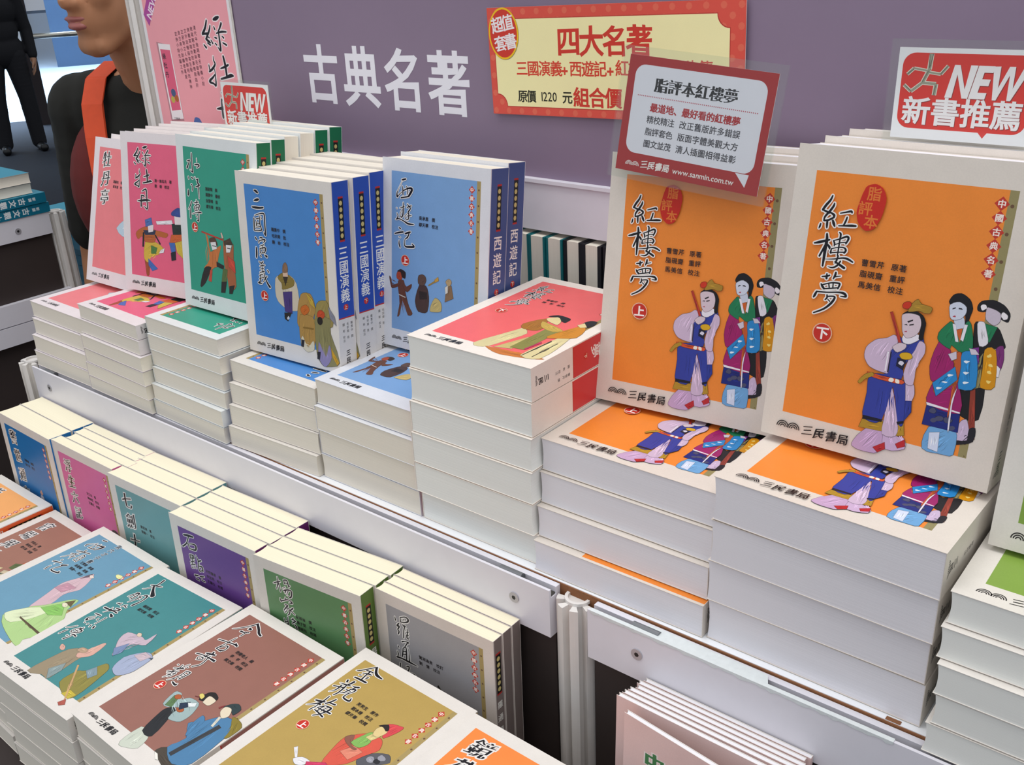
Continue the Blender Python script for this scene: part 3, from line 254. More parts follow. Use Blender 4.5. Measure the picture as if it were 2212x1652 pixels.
BRUSH = json.loads(r'''{"G": "314,1943,12 302,1909,17 276,1872,20 254,1833,18;254,1833,12 284,1823,16 309,1816,15;336,1889,11 332,1869,17 310,1830,18 279,1786,16 273,1755,11;315,1820,12 346,1804,19 345,1788,15;348,1788,15 310,1763,15 277,1755,14;301,1755,15 302,1728,18 304,1705,12;253,1729,11 249,1708,15 244,1694,8;342,1764,15 352,1742,22 362,1723,13;391,1823,9 430,1835,12 469,1846,17 477,1837,12;446,1800,12 440,1770,15 428,1738,12;392,1730,9 432,1736,13 486,1743,19 519,1745,15;226,1579,11 267,1592,21 313,1609,18 340,1619,12;313,1659,16 319,1616,23 316,1548,25 316,1480,21 315,1418,14;319,1596,15 302,1546,16 279,1488,15;324,1586,12 345,1566,20 350,1553,12;406,1682,9 418,1670,16 417,1617,12 417,1549,12 416,1509,9;371,1617,11 381,1598,14 381,1578,9;371,1617,8 420,1637,12 465,1660,16 481,1646,17 466,1607,12;386,1589,8 425,1608,8 465,1617,9;364,1555,10 361,1527,15 365,1521,10;364,1555,8 417,1573,9 458,1575,12 474,1558,17 464,1536,12;368,1525,8 416,1536,8 463,1543,9;328,1471,5 396,1482,10 456,1498,12 497,1497,17 538,1480,12;423,1510,12 415,1471,15 408,1453,11;406,1463,12 444,1445,18 481,1427,20;446,1473,12 424,1435,15 392,1416,12 357,1418,5;324,1337,10 361,1346,15 381,1356,11;358,1363,12 360,1329,18;425,1384,15 422,1360,18 412,1334,10;417,1349,10 464,1363,7;325,1281,11 338,1263,19 355,1248,12;336,1276,10 403,1302,11 458,1307,14 467,1299,16 458,1266,12;384,1291,11 391,1265,11;417,1300,10 419,1270,11;348,1247,10 410,1261,10 457,1273,10;299,1218,14 289,1191,20 281,1172,13;299,1218,13 380,1225,10 462,1239,12 511,1238,20 528,1217,16 487,1213,7;383,1205,12 386,1184,14 374,1168,11;385,1194,11 433,1203,12 445,1191,17 421,1145,19 372,1094,15 299,1052,11;395,1172,8 411,1161,10", "D": "306,1907,13 338,1899,29 362,1886,20;292,1792,11 333,1803,29 367,1812,22;249,1717,13 302,1716,25 382,1719,20 435,1728,16;267,1594,14 263,1528,18 257,1460,14;284,1625,7 360,1651,11 427,1662,16 444,1640,18 440,1527,18 438,1423,20 415,1449,9;257,1455,9 324,1458,11 385,1474,14;300,1588,9 354,1603,9;310,1561,11 297,1512,14;371,1633,9 355,1556,14 380,1483,14;306,1532,9 360,1542,9;295,1493,9 370,1510,11;389,1616,9 393,1598,11;267,1375,16 278,1357,21;266,1260,16 266,1201,25 256,1147,18;341,1383,11 381,1383,16;323,1343,16 314,1323,11;323,1343,9 392,1365,14 425,1364,16 395,1332,9;336,1287,9 399,1309,9;326,1257,11 327,1209,14;333,1258,9 408,1276,16 419,1258,18 401,1218,11;377,1292,9 367,1214,9;333,1205,9 394,1217,9;323,1179,14 335,1166,16;398,1188,11 430,1178,27;294,1103,9 326,1087,14 362,1111,11;301,1050,9 384,1075,11;338,1079,9 341,987,12;304,1016,9 366,1034,9;292,975,9 369,1000,12;424,1017,14 442,1000,16;281,940,9 344,963,9;303,952,12 286,871,14 257,852,19 311,850,12;360,979,12 379,913,16 413,859,23 443,829,28;333,868,7 380,923,12 410,947,9;276,899,9 354,930,9", "E": "286,1878,10 309,1882,19 345,1892,14;291,1861,4 245,1786,4 218,1734,11 218,1698,21 227,1692,15;227,1696,10 264,1731,8 291,1751,6;295,1812,6 302,1777,13 304,1721,13;304,1763,10 372,1794,14 417,1801,21 435,1785,27 399,1729,24 381,1710,16;354,1817,8 372,1783,11 368,1733,11;277,1686,13 336,1699,14 390,1711,14;209,1569,8 218,1566,8;218,1512,7 231,1485,11 217,1451,15;259,1574,6 291,1584,8 323,1598,10;309,1636,10 309,1579,13 304,1507,16 282,1476,11 263,1503,6 282,1547,5 304,1560,6;372,1628,11 390,1608,11 426,1615,11;363,1591,8 399,1602,11 413,1582,13 381,1543,14 391,1516,14 382,1465,11 345,1468,8 336,1496,6 372,1528,5;364,1498,8 427,1511,10;199,1445,8 245,1457,10 309,1443,11 382,1418,18 463,1419,8;250,1360,11 268,1351,16;185,1288,10 245,1305,18 309,1320,15;249,1259,7 268,1257,8;249,1218,8 249,1182,16 263,1147,16;341,1305,16 382,1321,19 414,1331,15;400,1323,11 373,1269,16 337,1243,8 328,1191,11 346,1164,16 410,1168,21 469,1179,21 441,1205,10", "C": "269,1891,16 270,1809,16 271,1720,17 276,1673,18 226,1696,6;179,1796,11 228,1808,16;227,1805,12 193,1749,17 171,1718,26;367,1840,6 368,1805,6;322,1763,13 383,1771,18 410,1758,19 361,1731,7;184,1608,14 189,1588,14;245,1605,17 268,1598,18;168,1448,17 162,1393,28;227,1520,11 247,1524,8;242,1527,9 257,1486,15 244,1449,11;338,1589,14 371,1595,16;372,1598,15 358,1556,20 393,1526,18 315,1501,8;365,1526,15 372,1449,15 374,1372,11;303,1613,8 321,1612,8;217,1313,17 188,1262,15 150,1218,9;190,1238,9 184,1176,17 183,1115,20;314,1342,12 322,1318,17;263,1303,9 312,1314,14 351,1324,11;268,1252,14 279,1217,15;268,1258,9 338,1296,12 370,1281,17 342,1230,14;311,1305,9 308,1220,11;276,1241,8 345,1260,8;283,1214,9 332,1222,9;222,1168,6 310,1193,9 367,1202,17 405,1200,11;353,1194,11 341,1126,15 334,1095,20 306,1104,8;297,1155,11 305,1144,15", "B": "342,1897,16 312,1843,21 264,1795,22;264,1795,15 332,1799,18;380,1859,13 360,1822,18 307,1763,19;317,1782,10 348,1766,9;298,1757,16 329,1740,22 355,1729,9;260,1711,12 285,1691,18;310,1727,9 345,1713,16;365,1748,12 381,1725,15;436,1905,16 472,1913,29 507,1924,16;428,1850,12 436,1832,15;531,1877,19 503,1842,16 475,1816,10;448,1802,9 519,1815,16 581,1815,10;480,1816,15 478,1749,19 472,1675,21 442,1698,7;419,1770,10 441,1765,15;518,1781,10 535,1770,15;413,1726,10 430,1715,13;515,1732,10 558,1717,16;358,1625,7 356,1594,13 368,1564,16 316,1523,19 275,1505,14;282,1555,12 285,1521,15;344,1544,9 351,1495,10 337,1400,18 310,1411,15 257,1426,20 313,1461,16 350,1488,9;492,1627,21 502,1566,25 502,1480,22;434,1534,10 497,1550,18 542,1566,15;420,1453,15 492,1467,18 555,1484,27 586,1483,15;392,1342,10 442,1368,18 474,1367,24 480,1311,18 484,1218,18 490,1169,19 479,1118,20 422,1151,8;380,1291,15 372,1222,20 368,1147,24;384,1285,14 420,1288,19 433,1274,16;303,1211,11 381,1220,26 471,1233,27 552,1236,10", "jin": "349,1916,19 311,1844,13 238,1746,11 191,1705,6;348,1909,24 434,1860,25 483,1823,24 535,1806,20;336,1819,18 364,1809,21 333,1798,6;300,1731,21 352,1738,13 388,1764,16;363,1752,13 362,1678,11;224,1509,14 323,1535,12 435,1558,17 470,1554,20 422,1578,9;356,1637,8 349,1590,11 339,1487,11 328,1407,17;342,1441,9 376,1490,12 407,1489,14 417,1438,12 391,1413,20;341,1405,9 399,1407,18;226,1237,14 303,1260,12 392,1269,14 476,1274,27;308,1299,15 378,1322,23 406,1331,20;360,1349,20 378,1322,15;366,1330,9 349,1271,11 335,1238,6;387,1294,11 387,1265,12 407,1188,12 404,1141,13 366,1090,15;310,1184,11 288,1220,8 343,1232,11 357,1208,9 305,1181,8;323,1310,9 355,1252,8;225,1021,10 233,1019,10;239,967,12 306,1006,15 329,1018,12;272,1042,9 286,991,12 273,932,9;330,1052,9 348,1054,10;323,1092,7 307,1046,10 301,1002,10;226,901,10 296,937,10 317,964,7;241,885,7 267,915,7;273,932,7 287,875,9 266,821,7;311,948,7 319,888,9 301,853,7;265,870,7 302,886,10;292,912,9 325,925,10;381,1011,10 425,1023,13 439,1000,12 423,895,12;384,1009,9 387,939,10 368,870,10;388,973,7 430,971,7;387,939,7 426,941,7;374,907,7 421,910,7;378,877,10 336,824,6;406,839,13 439,831,19 472,829,21 471,850,7", "ping": "279,2018,16 260,2000,14 213,1936,14 172,1884,15 145,1868,7;276,2012,22 324,1957,25 369,1934,27 437,1929,12;225,1924,11 264,1936,14 305,1939,11;224,1878,9 273,1898,16 316,1906,10;268,1932,16 271,1876,15 281,1803,16;217,1840,12 232,1847,12;314,1860,18 304,1840,11;205,1790,16 268,1797,21 347,1801,21;182,1721,17 194,1701,20;251,1740,23 244,1703,19 232,1679,16;153,1651,7 218,1668,13 264,1679,11;130,1586,12 188,1609,13 235,1625,15;188,1638,14 193,1594,16 186,1549,11 156,1507,5;227,1666,14 237,1611,16 239,1542,15 227,1502,14;229,1676,8 192,1640,7;290,1690,10 324,1700,18 347,1713,19;323,1695,14 314,1669,13 303,1645,10;263,1623,8 304,1626,11 322,1628,8;294,1646,8 343,1671,18 353,1651,12 335,1610,11;260,1558,8 284,1587,11 300,1635,10;260,1558,5 311,1592,7 332,1612,7;331,1608,10 323,1559,13 330,1533,15 372,1526,18 413,1535,20 399,1570,8;148,1354,17 197,1368,24 238,1387,14;213,1464,11 216,1417,14 216,1363,18 191,1329,17 157,1292,12 122,1262,5;207,1348,10 213,1300,11 202,1255,12 200,1227,11;205,1339,15 229,1335,17;297,1470,17 284,1426,17 258,1376,15;279,1407,13 344,1418,18;238,1300,9 267,1341,10;282,1356,9 340,1366,18 355,1348,20 339,1291,15 314,1242,12 282,1204,14;277,1349,11 270,1306,12 272,1255,12;231,1295,7 279,1298,12 343,1309,15 394,1314,18;232,1262,9 287,1259,14 371,1242,17;313,1346,9 300,1291,10", "da": "269,1783,15 330,1804,18 404,1826,15;318,1918,22 330,1842,17 317,1776,13 278,1706,10 246,1685,7;318,1783,20 384,1724,30 464,1663,49;235,1502,10 251,1550,13 282,1608,18;261,1600,13 302,1602,18 311,1551,13 304,1491,13;255,1546,10 306,1548,10;270,1500,11 301,1508,11;356,1593,13 362,1523,13 328,1439,10;378,1614,13 420,1628,20 444,1539,15 425,1429,24;343,1572,8 393,1567,10;359,1533,8 394,1537,10;244,1360,11 279,1365,15 292,1385,10;260,1371,8 298,1359,10;372,1395,11 349,1367,13 341,1344,10;345,1377,10 402,1366,13;195,1231,22 279,1238,18 349,1248,14 402,1247,16;320,1295,11 380,1304,21 366,1271,13 310,1246,11;275,1283,6 294,1236,13 257,1176,6;365,1199,16 408,1180,31;211,1110,13 290,1120,16;261,1084,8 210,1021,13 226,991,28;277,1053,9 253,1014,9 225,978,6;378,1131,14 376,1077,11 370,1004,11;318,1074,11 326,1056,12;246,951,8 263,951,9;305,961,11 308,946,12;355,966,11 366,938,11;410,967,23 422,946,18;241,868,12 207,829,11 164,789,9;210,768,12 200,728,15 191,688,12;300,867,14 337,874,15 328,896,8;265,793,11 277,772,11;266,799,8 286,846,9 363,851,17 352,804,14 287,773,11;308,792,8 323,836,8;283,821,8 340,819,8;317,754,11 352,765,15 393,759,17;347,762,9 336,710,11 316,664,21;294,716,12 308,714,11", "xi": "341,1917,13 404,1932,17;342,1828,4 263,1754,13 271,1723,19;349,1841,7 352,1768,10 339,1720,10;412,1851,9 402,1811,9 422,1753,10;357,1810,9 455,1831,19 492,1839,29 481,1792,24 450,1746,13;339,1720,10 397,1732,13 450,1746,14;293,1599,14 385,1629,14 490,1657,14;381,1668,17 394,1630,14;386,1623,6 339,1558,10 294,1470,10 251,1409,7;288,1526,9 387,1563,10;348,1554,7 362,1505,11 373,1447,8;338,1484,7 393,1513,10;443,1592,10 487,1594,13 502,1529,11 500,1466,13;443,1587,7 441,1524,10 446,1468,10;442,1550,7 495,1559,8;446,1511,7 499,1520,8;446,1468,10 504,1470,11;329,1379,18 335,1384,15;265,1306,17 323,1326,15 386,1344,15;333,1280,7 338,1281,7;333,1239,10 332,1203,15 341,1163,17;439,1324,24 493,1359,21;456,1333,17 447,1290,17 418,1229,10 421,1197,15 478,1194,18 559,1217,23 535,1237,10", "luo": "250,1936,10 257,1899,17;324,1957,12 326,1907,14;324,1957,10 395,1992,13 434,1976,22 410,1936,16 332,1907,10;368,1954,12 372,1947,12;299,1878,13 271,1839,18 302,1843,17 277,1796,15 292,1778,17 278,1742,15;351,1887,9 360,1873,17 387,1882,14;384,1883,13 361,1820,13 348,1723,13;409,1858,10 407,1803,14 395,1749,17 418,1741,13;391,1811,9 422,1818,9;387,1770,8 422,1785,9;322,1666,17 365,1688,9 413,1690,17;399,1687,13 354,1616,11;262,1588,15 268,1575,15;245,1518,11 252,1491,15 245,1456,11;328,1592,11 319,1532,15 306,1477,15;335,1595,9 371,1611,12 368,1548,16 362,1453,15;316,1544,9 366,1563,11;309,1507,9 370,1531,12;399,1624,5 409,1548,9 405,1466,15;230,1440,20 300,1450,17 396,1450,23 508,1448,8;201,1305,7 271,1330,9;272,1381,14 263,1327,14 254,1272,18 225,1258,7;355,1375,12 390,1388,15 371,1326,15 301,1256,14;371,1332,15 362,1240,18;361,1303,8 424,1313,20 458,1310,33 406,1267,20 364,1260,11", "yang": "265,1887,9 320,1919,12 374,1943,11;335,1984,9 339,1939,14 323,1881,12 302,1831,11;340,1923,11 349,1890,13 355,1813,12;343,1909,8 307,1844,8;429,1980,13 434,1935,15;432,1981,12 474,1990,16 486,1953,16 491,1913,14;434,1935,8 486,1953,9;487,1922,9 513,1933,10;391,1862,5 439,1895,6;406,1841,15 439,1858,15 479,1875,13 521,1871,17 519,1823,16 494,1783,16 459,1791,8;442,1854,11 420,1815,11;477,1866,9 441,1796,7;335,1716,11 342,1686,20;342,1686,11 431,1734,13 481,1741,12 508,1719,20 463,1703,7;416,1755,11 421,1730,13;394,1660,9 437,1662,15 400,1622,13 367,1578,11;416,1643,12 404,1613,8;433,1634,8 405,1581,8 376,1554,10;438,1630,12 458,1600,14 437,1550,13 417,1537,8;509,1651,18 459,1606,13;466,1614,13 523,1581,13;411,1505,11 405,1452,12 405,1392,16;355,1465,11 360,1424,12;354,1421,8 402,1450,10;360,1386,8 403,1418,10;466,1496,12 494,1517,13;479,1500,10 521,1495,15 484,1459,11;488,1482,6 469,1443,8;506,1441,14 528,1422,18 527,1378,12", "shi": "166,1872,18 248,1889,30 344,1902,21;255,1872,15 220,1809,15 193,1766,17 123,1708,18 93,1697,10;217,1769,17 241,1709,18;225,1769,10 318,1798,15 369,1788,30 347,1729,23 258,1715,15;219,1622,18 222,1571,18;219,1622,13 284,1634,18 290,1596,18;227,1593,10 278,1608,10;224,1567,11 290,1596,11;264,1632,10 241,1510,15;209,1521,11 289,1561,11;209,1489,13 293,1514,15;215,1451,16 229,1448,13;249,1464,11 264,1460,13;291,1476,11 305,1470,13;335,1652,12 356,1614,17 368,1567,19;356,1580,14 418,1613,19;365,1554,17 349,1492,18 362,1450,18;356,1517,11 419,1526,24 422,1472,21;354,1447,11 423,1479,15;245,1355,18 312,1371,18;267,1317,16 312,1311,17;343,1371,13 426,1397,13;384,1381,10 372,1333,13 426,1330,15"}''')
STEP = 6e-6
WHITE = 'e2dcd5'
def D(panel, title='', auth=(), art=None, spine='8a8a8a', stitle=None, vol=None, badge=None, w=150, h=210, pages='cream', white=WHITE, big=False, style='brush', grad=None, **kw):
    d = dict(panel=panel, title=title, auth=auth, art=art, spine=spine, stitle=stitle or title, vol=vol, badge=badge, w=w, h=h, pages=pages, white=white, big=big, style=style, grad=grad); d.update(kw); return d
DES = {
 'salmon': D('e87f84', '牡丹亭', ('湯顯祖 著', '邵海清 校注'), 'cloth', 'd86a70', white='e4dcde'),
 'hotpink': D('e0607f', '綠牡丹', ('清・無名氏 著', '劉 倩 校注'), 'B', 'efe8e2', white='e2dadb', tx=40, ax=64),
 'green': D('309a82', '水滸傳', ('施耐庵 撰', '羅貫中 纂修', '金聖嘆 批', '繆天華 校注'), 'C', '156b48', vol='上', badge='上', white='dfe2e2', tx=29, size=24),
 'blue': D('4a88cc', '三國演義', ('羅貫中 撰', '毛宗崗 批', '饒 彬 校注'), 'D', '2b4fae', vol='上', badge='上', pitch=28),
 'skyblue': D('7ba3d2', '西遊記', ('吳承恩 撰', '繆天華 校注'), 'E', '45568c', vol='上', badge='上', white='dcdde2'),
 'coral': D('ee6a6a', '紅樓夢', ('曹雪芹 撰', '饒 彬 校注'), 's6', 'cf3a3c', vol='下', badge='下', white='efe6dc', pages='grey'),
 'orange_one': D('ee8a35', '紅樓夢', ('曹雪芹 原著', '脂硯齋 重評', '馬美信 校注'), 'G', 'b0522c', badge='上', w=175, h=230, pages='white', white='ddd4ca', big=True, spine_plain=True),
 'orange_two': D('ee8a35', '紅樓夢', ('曹雪芹 原著', '脂硯齋 重評', '馬美信 校注'), 'G', 'b0522c', badge='下', w=175, h=230, pages='white', white='ddd4ca', big=True, spine_plain=True),
 'orange_back': D('ee8a35', '', (), None, 'b0522c', w=175, h=230, pages='white', white='ddd4ca', big=True, spine_plain=True),
 'lime': D('84a348', '', (), 'boat', '84a348', w=175, h=230, pages='grey', big=True, spine_plain=True),
 'apricot': D('f6ac66', '老殘遊記', ('劉 鶚 撰', '田素蘭 校注'), None, 'dd5a26', tx=44),
 'brown': D('a0705f', '官場現形記', ('李伯元 撰', '張素貞 校注', '繆天華 校閱'), 'court', 'a8756c', pitch=25, size=20),
 'steel': D('6b9ab4', '西廂記', ('王實甫 原著', '金聖嘆 批點', '張建一 校注'), 'xi', '7fb0cc', sub='第六才子書', tx=39),
 'teal': D('468a8c', '大明英烈傳', ('楊宗瑩 校注', '繆天華 校閱'), 'da', '468a8c', pitch=25, size=22),
 'mauve': D('98685c', '今古奇觀', ('抱甕老人 編', '李 平 校注', '陳文華 校閱'), 'jin', 'aa746c', badge='上', vol='上', pitch=27),
 'ochre': D('b79a55', '金瓶梅', ('笑笑生 原作', '劉本棟 校注', '繆天華 校閱'), 'ping', 'b79a55', badge='上', vol='上'),
 'tangerine': D('f58a42', '鏡花緣', ('李汝珍 撰', '尤信雄 校注'), None, 'f58a42'),
 'night': D('2272b4', '警世通言', ('馮夢龍 編撰', '徐文助 校注'), 'moon', '2272b4', pages='warm', pitch=30),
 'magenta': D('d86aa4', '浮生六記', ('沈三白 著', '陶恂若 校注', '王關仕 校閱'), 'lady', 'd86aa4', pages='warm', pitch=24, size=21, ax=70),
 'seagreen': D('6fa3a6', '七劍十三俠', ('唐芸洲 著', '張建一 校注'), 'hero', '6fa3a6', pages='warm', pitch=29),
 'purple': D('6b4590', '石點頭', ('天然癡叟 著', '李忠明 校注', '王關仕 校閱'), None, '6b2a6a', pages='warm', pitch=30, size=25),
 'forest': D('5d8a5c', '楊家將演義', ('紀振倫 撰', '楊子堅 校注', '葉經柱 校閱'), 'tassel', '5f7a3a', pages='warm', pitch=27, size=26, white='d9d4cc'),
 'grey': D('9c9a9e', '羅通掃北', ('鴛湖漁叟 校訂', '劉 倩 校注'), 'warrior', '7d706c', pages='warm', pitch=29, size=24, white='d9cfc8'),
 'catalog': D('e6c8c4', '', (), None, 'e6c8c4', pages='white'),
 'classic_teal': D('1c86a0', '', (), None, '15708c', stitle='古文觀止', vol='上', pages='cream'),
 'plain_teal': D('126a70', '', (), None, '126a70', stitle=' ', w=165, h=231, board=.0028, white='126a70'),
 'plain_black': D('1b1b22', '', (), None, '1b1b22', stitle=' ', w=165, h=231, board=.0048, white='1b1b22'),
}
EXTRA = {
 'cloth': 'b8cfdc 70,85 110,110 128,96 128,80 95,74;d6e2ea 84,86 110,104 118,84',
 'boat': '3a2f28 120,40 160,60 158,92 128,72 112,52;b89a60 118,52 134,66 128,74 112,60;6a5a3a 124,30 160,40 160,30 130,22',
 'court': 'b8623a 96,120 118,132 128,126 116,112 100,110;5a6a3c 88,112 100,118 104,104 90,102;c8b89a 90,96 112,104 110,88 92,84;4a5a48 78,84 96,92 90,74 76,72;d8c898 70,92 84,98 84,84;8a4a38 60,78 80,84 76,62 60,62',
 'moon': 'd8d4e0 78,96 84,104 90,98 88,80 80,78;c89a8a 80,106 86,112 90,106 84,102',
 'lady': '3a2a2e 112,100 118,110 128,112 136,104 134,92 126,84 118,84 112,92;e8d6da 116,100 122,108 131,104 131,92 125,86 118,90;5a4a2c 108,78 138,82 138,56 108,56',
 'hero': 'b06a4a 94,92 100,100 108,96 106,88 98,86;6a4a3a 90,84 110,88 112,66 92,64',
 'warrior': '4a3a2a 84,112 92,118 100,108 108,90 112,76 88,76 80,94;c89a3a 84,104 92,110 96,100 88,96;2a2420 76,124 78,126 112,80 110,78',
 'tassel': 'c87828 96,88 100,98 106,104 114,102 122,92 126,80 122,80 116,92 108,99 103,96 101,84 97,74 93,76',
}
SKIN = ('d6c3cc', 'c9bccb', 'd0d6e6', 'e3d6bc', 'e2d29a', 'e6e0e0', 'e4dcdc', 'e0d6d8', 'd8b8a0', 'c8cfe0', 'e9e3ec', 'e0c88e', 'e8d6da')
def draw_art(ink, key, clip):
    src = ART.get(key) or EXTRA.get(key)
    if not src: return
    for part in src.split(';'):
        t = part.split(' '); pts = [tuple(float(q) for q in p.split(',')) for p in t[1:]]
        pts = [(min(p[0], clip), max(p[1], 4)) for p in pts]
        n = len(pts); cx = sum(p[0] for p in pts)/n; cy = sum(p[1] for p in pts)/n
        ar = abs(sum(pts[i-1][0]*pts[i][1]-pts[i][0]*pts[i-1][1] for i in range(n)))/2
        rgb = [int(t[0][i:i+2], 16) for i in (0, 2, 4)]
        tone = lambda f: '%02x%02x%02x' % tuple(int(max(0, min(255, v*f))) for v in rgb)
        if ar > 12:      # drawn contour
            g = .32
            ink.smooth([(p[0]+g*(p[0]-cx)/(math.hypot(p[0]-cx, p[1]-cy)+.1), p[1]+g*(p[1]-cy)/(math.hypot(p[0]-cx, p[1]-cy)+.1)) for p in pts], tone(.5), .6)
        ink.smooth(pts, t[0])
        if ar > 35 and t[0] not in SKIN:      # brush lines that model the folds of the drawn cloth
            rnd = random.Random(int(ar*10)); A = np.array(pts)-[cx, cy]; ev, V = np.linalg.eigh(A.T @ A); a1 = V[:, 1]; a2 = V[:, 0]
            if a1[1] < 0: a1 = -a1
            e1 = np.abs(A @ a1).max()*.62; e2 = np.abs(A @ a2).max()*.5
            for q in range(min(14, 4+int(ar/45))):
                o = rnd.uniform(-1, 1)*e2; l0 = rnd.uniform(-1, -.1)*e1; l1 = rnd.uniform(.1, 1)*e1; b_ = rnd.uniform(-.12, .12)*e1; wd = rnd.uniform(.25, .75)
                f = rnd.choice((.74, .84, 1.12, 1.22)); P_ = [np.array([cx, cy])+a1*l0+a2*o, np.array([cx, cy])+a1*(l0+l1)/2+a2*(o+b_), np.array([cx, cy])+a1*l1+a2*(o*.8)]
                R_ = []; L_ = []
                for k, pt in enumerate(P_): ww = wd*(.25, 1, .25)[k]*.5; R_.append(tuple(pt+a2*ww)); L_.append(tuple(pt-a2*ww))
                ink.poly(R_+L_[::-1], tone(f), .25)
BRUSH_OF = {'orange_one': ('G', 0, 0, 1), 'orange_two': ('G', 0, 0, 1), 'coral': ('G', 3.5, 33, .79), 'blue': ('D', 0, 0, 1), 'skyblue': ('E', 0, 0, 1), 'green': ('C', 3.5, 0, 1), 'hotpink': ('B', 0, 0, 1), 'mauve': ('jin', 0, 0, 1), 'ochre': ('ping', 4, -6, 1), 'teal': ('da', 0, 0, 1), 'steel': ('xi', -3, 0, 1), 'grey': ('luo', 0, -8, 1), 'forest': ('yang', 0, -6, 1), 'purple': ('shi', 6, 0, 1)}
def draw_front(ink, d, lite, key=''):
    w, h, big = d['w'], d['h'], d['big']; k = 1.17 if big else 1
    L, R, T, B = (16, 157, 211.5, 21.5) if big else (13.5, 137.5, 196.5, 21)
    if d is DES['catalog']:
        ink.rect(0, 0, w, h, d['panel'])
        if lite: return
        ink.disc(60, 60, 52, 'e8b8ae', 30); ink.disc(110, 30, 40, 'e2bcb8', 30)
        ink.col_text('中國', 32, 176, 21, 30, '3f8050', halo='efe4e2', wx=.05, wy=.02, rise=.06, warp=.012)
        ink.col_text('古籍', 62, 163, 25, 32, '3f8050', halo='efe4e2', wx=.06, wy=.02, rise=.06, warp=.012)
        ink.col_text('今注新譯', 92, 150, 9, 11, 'b05040', wx=.02); return
    if d is DES['classic_teal'] or d['stitle'] == ' ':
        ink.rect(0, 0, w, h, d['panel']); return
    if d is DES['orange_back']: ink.rect(52, 3, w-.5, h-3, d['panel']); return
    ink.rect(L, B, R, T, d['panel'])
    ink.rect(R-5*k, B, R, T, 'a8935e' if not big else '948a5e')
    if lite: return
    ink.k += 1
    for i in range(12): ink.poly([(R-2.5*k+1.1*k*math.cos(a), T-(9+i*16)*k+1.1*k*math.sin(a)) for a in [j*math.pi/4 for j in range(8)]] if T-(9+i*16)*k > B+2 else [(R-1, B+1), (R-2, B+1), (R-2, B+2)], '6a4f3a', 0)
    # row of six red lozenges
    dx, dy0, dp, q = (147.5, 202, 9.5, 4.9) if big else (126, 187, 8.5, 4.1)
    ink.k += 1
    for i in range(6): ink.poly([(dx-q, dy0-i*dp), (dx, dy0-i*dp-q), (dx+q, dy0-i*dp), (dx, dy0-i*dp+q)], 'c0392b', 0)
    ink.col_text('中國古典名著', dx, dy0, q*1.15, dp, 'f6e6dc', wx=.03, wy=.02)
    draw_art(ink, d['art'], w-1)
    # publisher mark along the bottom
    if big: ink.arcs(13, 9.5, 5.2, '2a2628'); ink.row_text('三民書局', 39, 11.5, 9.2, 9.6, '17151a', wx=.03, wy=.01, rise=.14, shear=.12, warp=.03)
    else: ink.arcs(14, 9.5, 3.9, '2a2628'); ink.row_text('三民書局', 34.5, 11.5, 7.2, 7.4, '17151a', wx=.035, wy=.015, rise=.14, shear=.12, warp=.03)
    n = len(d['title'])
    if n:
        tx = d.get('tx', 37 if big else 34); ty = 183 if big else 180; sz = d.get('size', 33 if big else 24); pt = d.get('pitch', 30 if big else 27)
        br = BRUSH_OF.get(key)
        if br:
            b_, dx, dy, sc = br; ink.brush(BRUSH[b_], '14121a', 'efece8', dx, dy, sc, 1.9 if big else 1.7, 1.0 if big else 1.1)
            if key in ('coral',): pass
        else: ink.col_text(d['title'], tx, ty, sz, pt, '14121a', halo='e6e2de', wx=.03, wy=-.012, rise=.15, shear=.08, narrow=.9, warp=.026)
        if d.get('sub'): ink.col_text(d['sub'], 62, 195, 8, 9.5, '1c2a34', halo='dfe8ee', wx=.02, warp=.02)
        if d['badge']:
            bx, by = (39, 91) if big else (tx, ty-pt*(n-1)-25); r = 7 if big else 5.6
            ink.disc(bx, by, r*1.12, 'e8b89a'); ink.disc(bx, by, r, 'c62f24', 22); ink.glyphs(d['badge'], bx, by, r*1.45, 'fbf3ee', wx=.04, wy=.03, rise=.06)
        if big:
            ink.smooth([(52, 192), (55, 203), (61, 206), (67, 204), (71, 197), (70, 185), (66, 175), (60, 172), (54, 176), (51, 184)], 'c8281c')
            for ch, u, v in (('脂', 62, 199), ('評', 57, 188), ('本', 62.5, 179)): ink.glyphs(ch, u, v, 10.5, 'e07a34', wx=.015)
        ax = d.get('ax', 61 if big else 54); ay = 149 if big else 150
        ink.k += 1
        for i, t in enumerate(d['auth']):
            u = ax
            for ch in t:
                if ch != ' ': ink.glyphs(ch, u+2, ay-i*7*k, 5.4 if big else 4.5, '2a2426', wx=.02, bump=False)
                u += (5.8 if big else 4.6) if ch != ' ' else 4.6
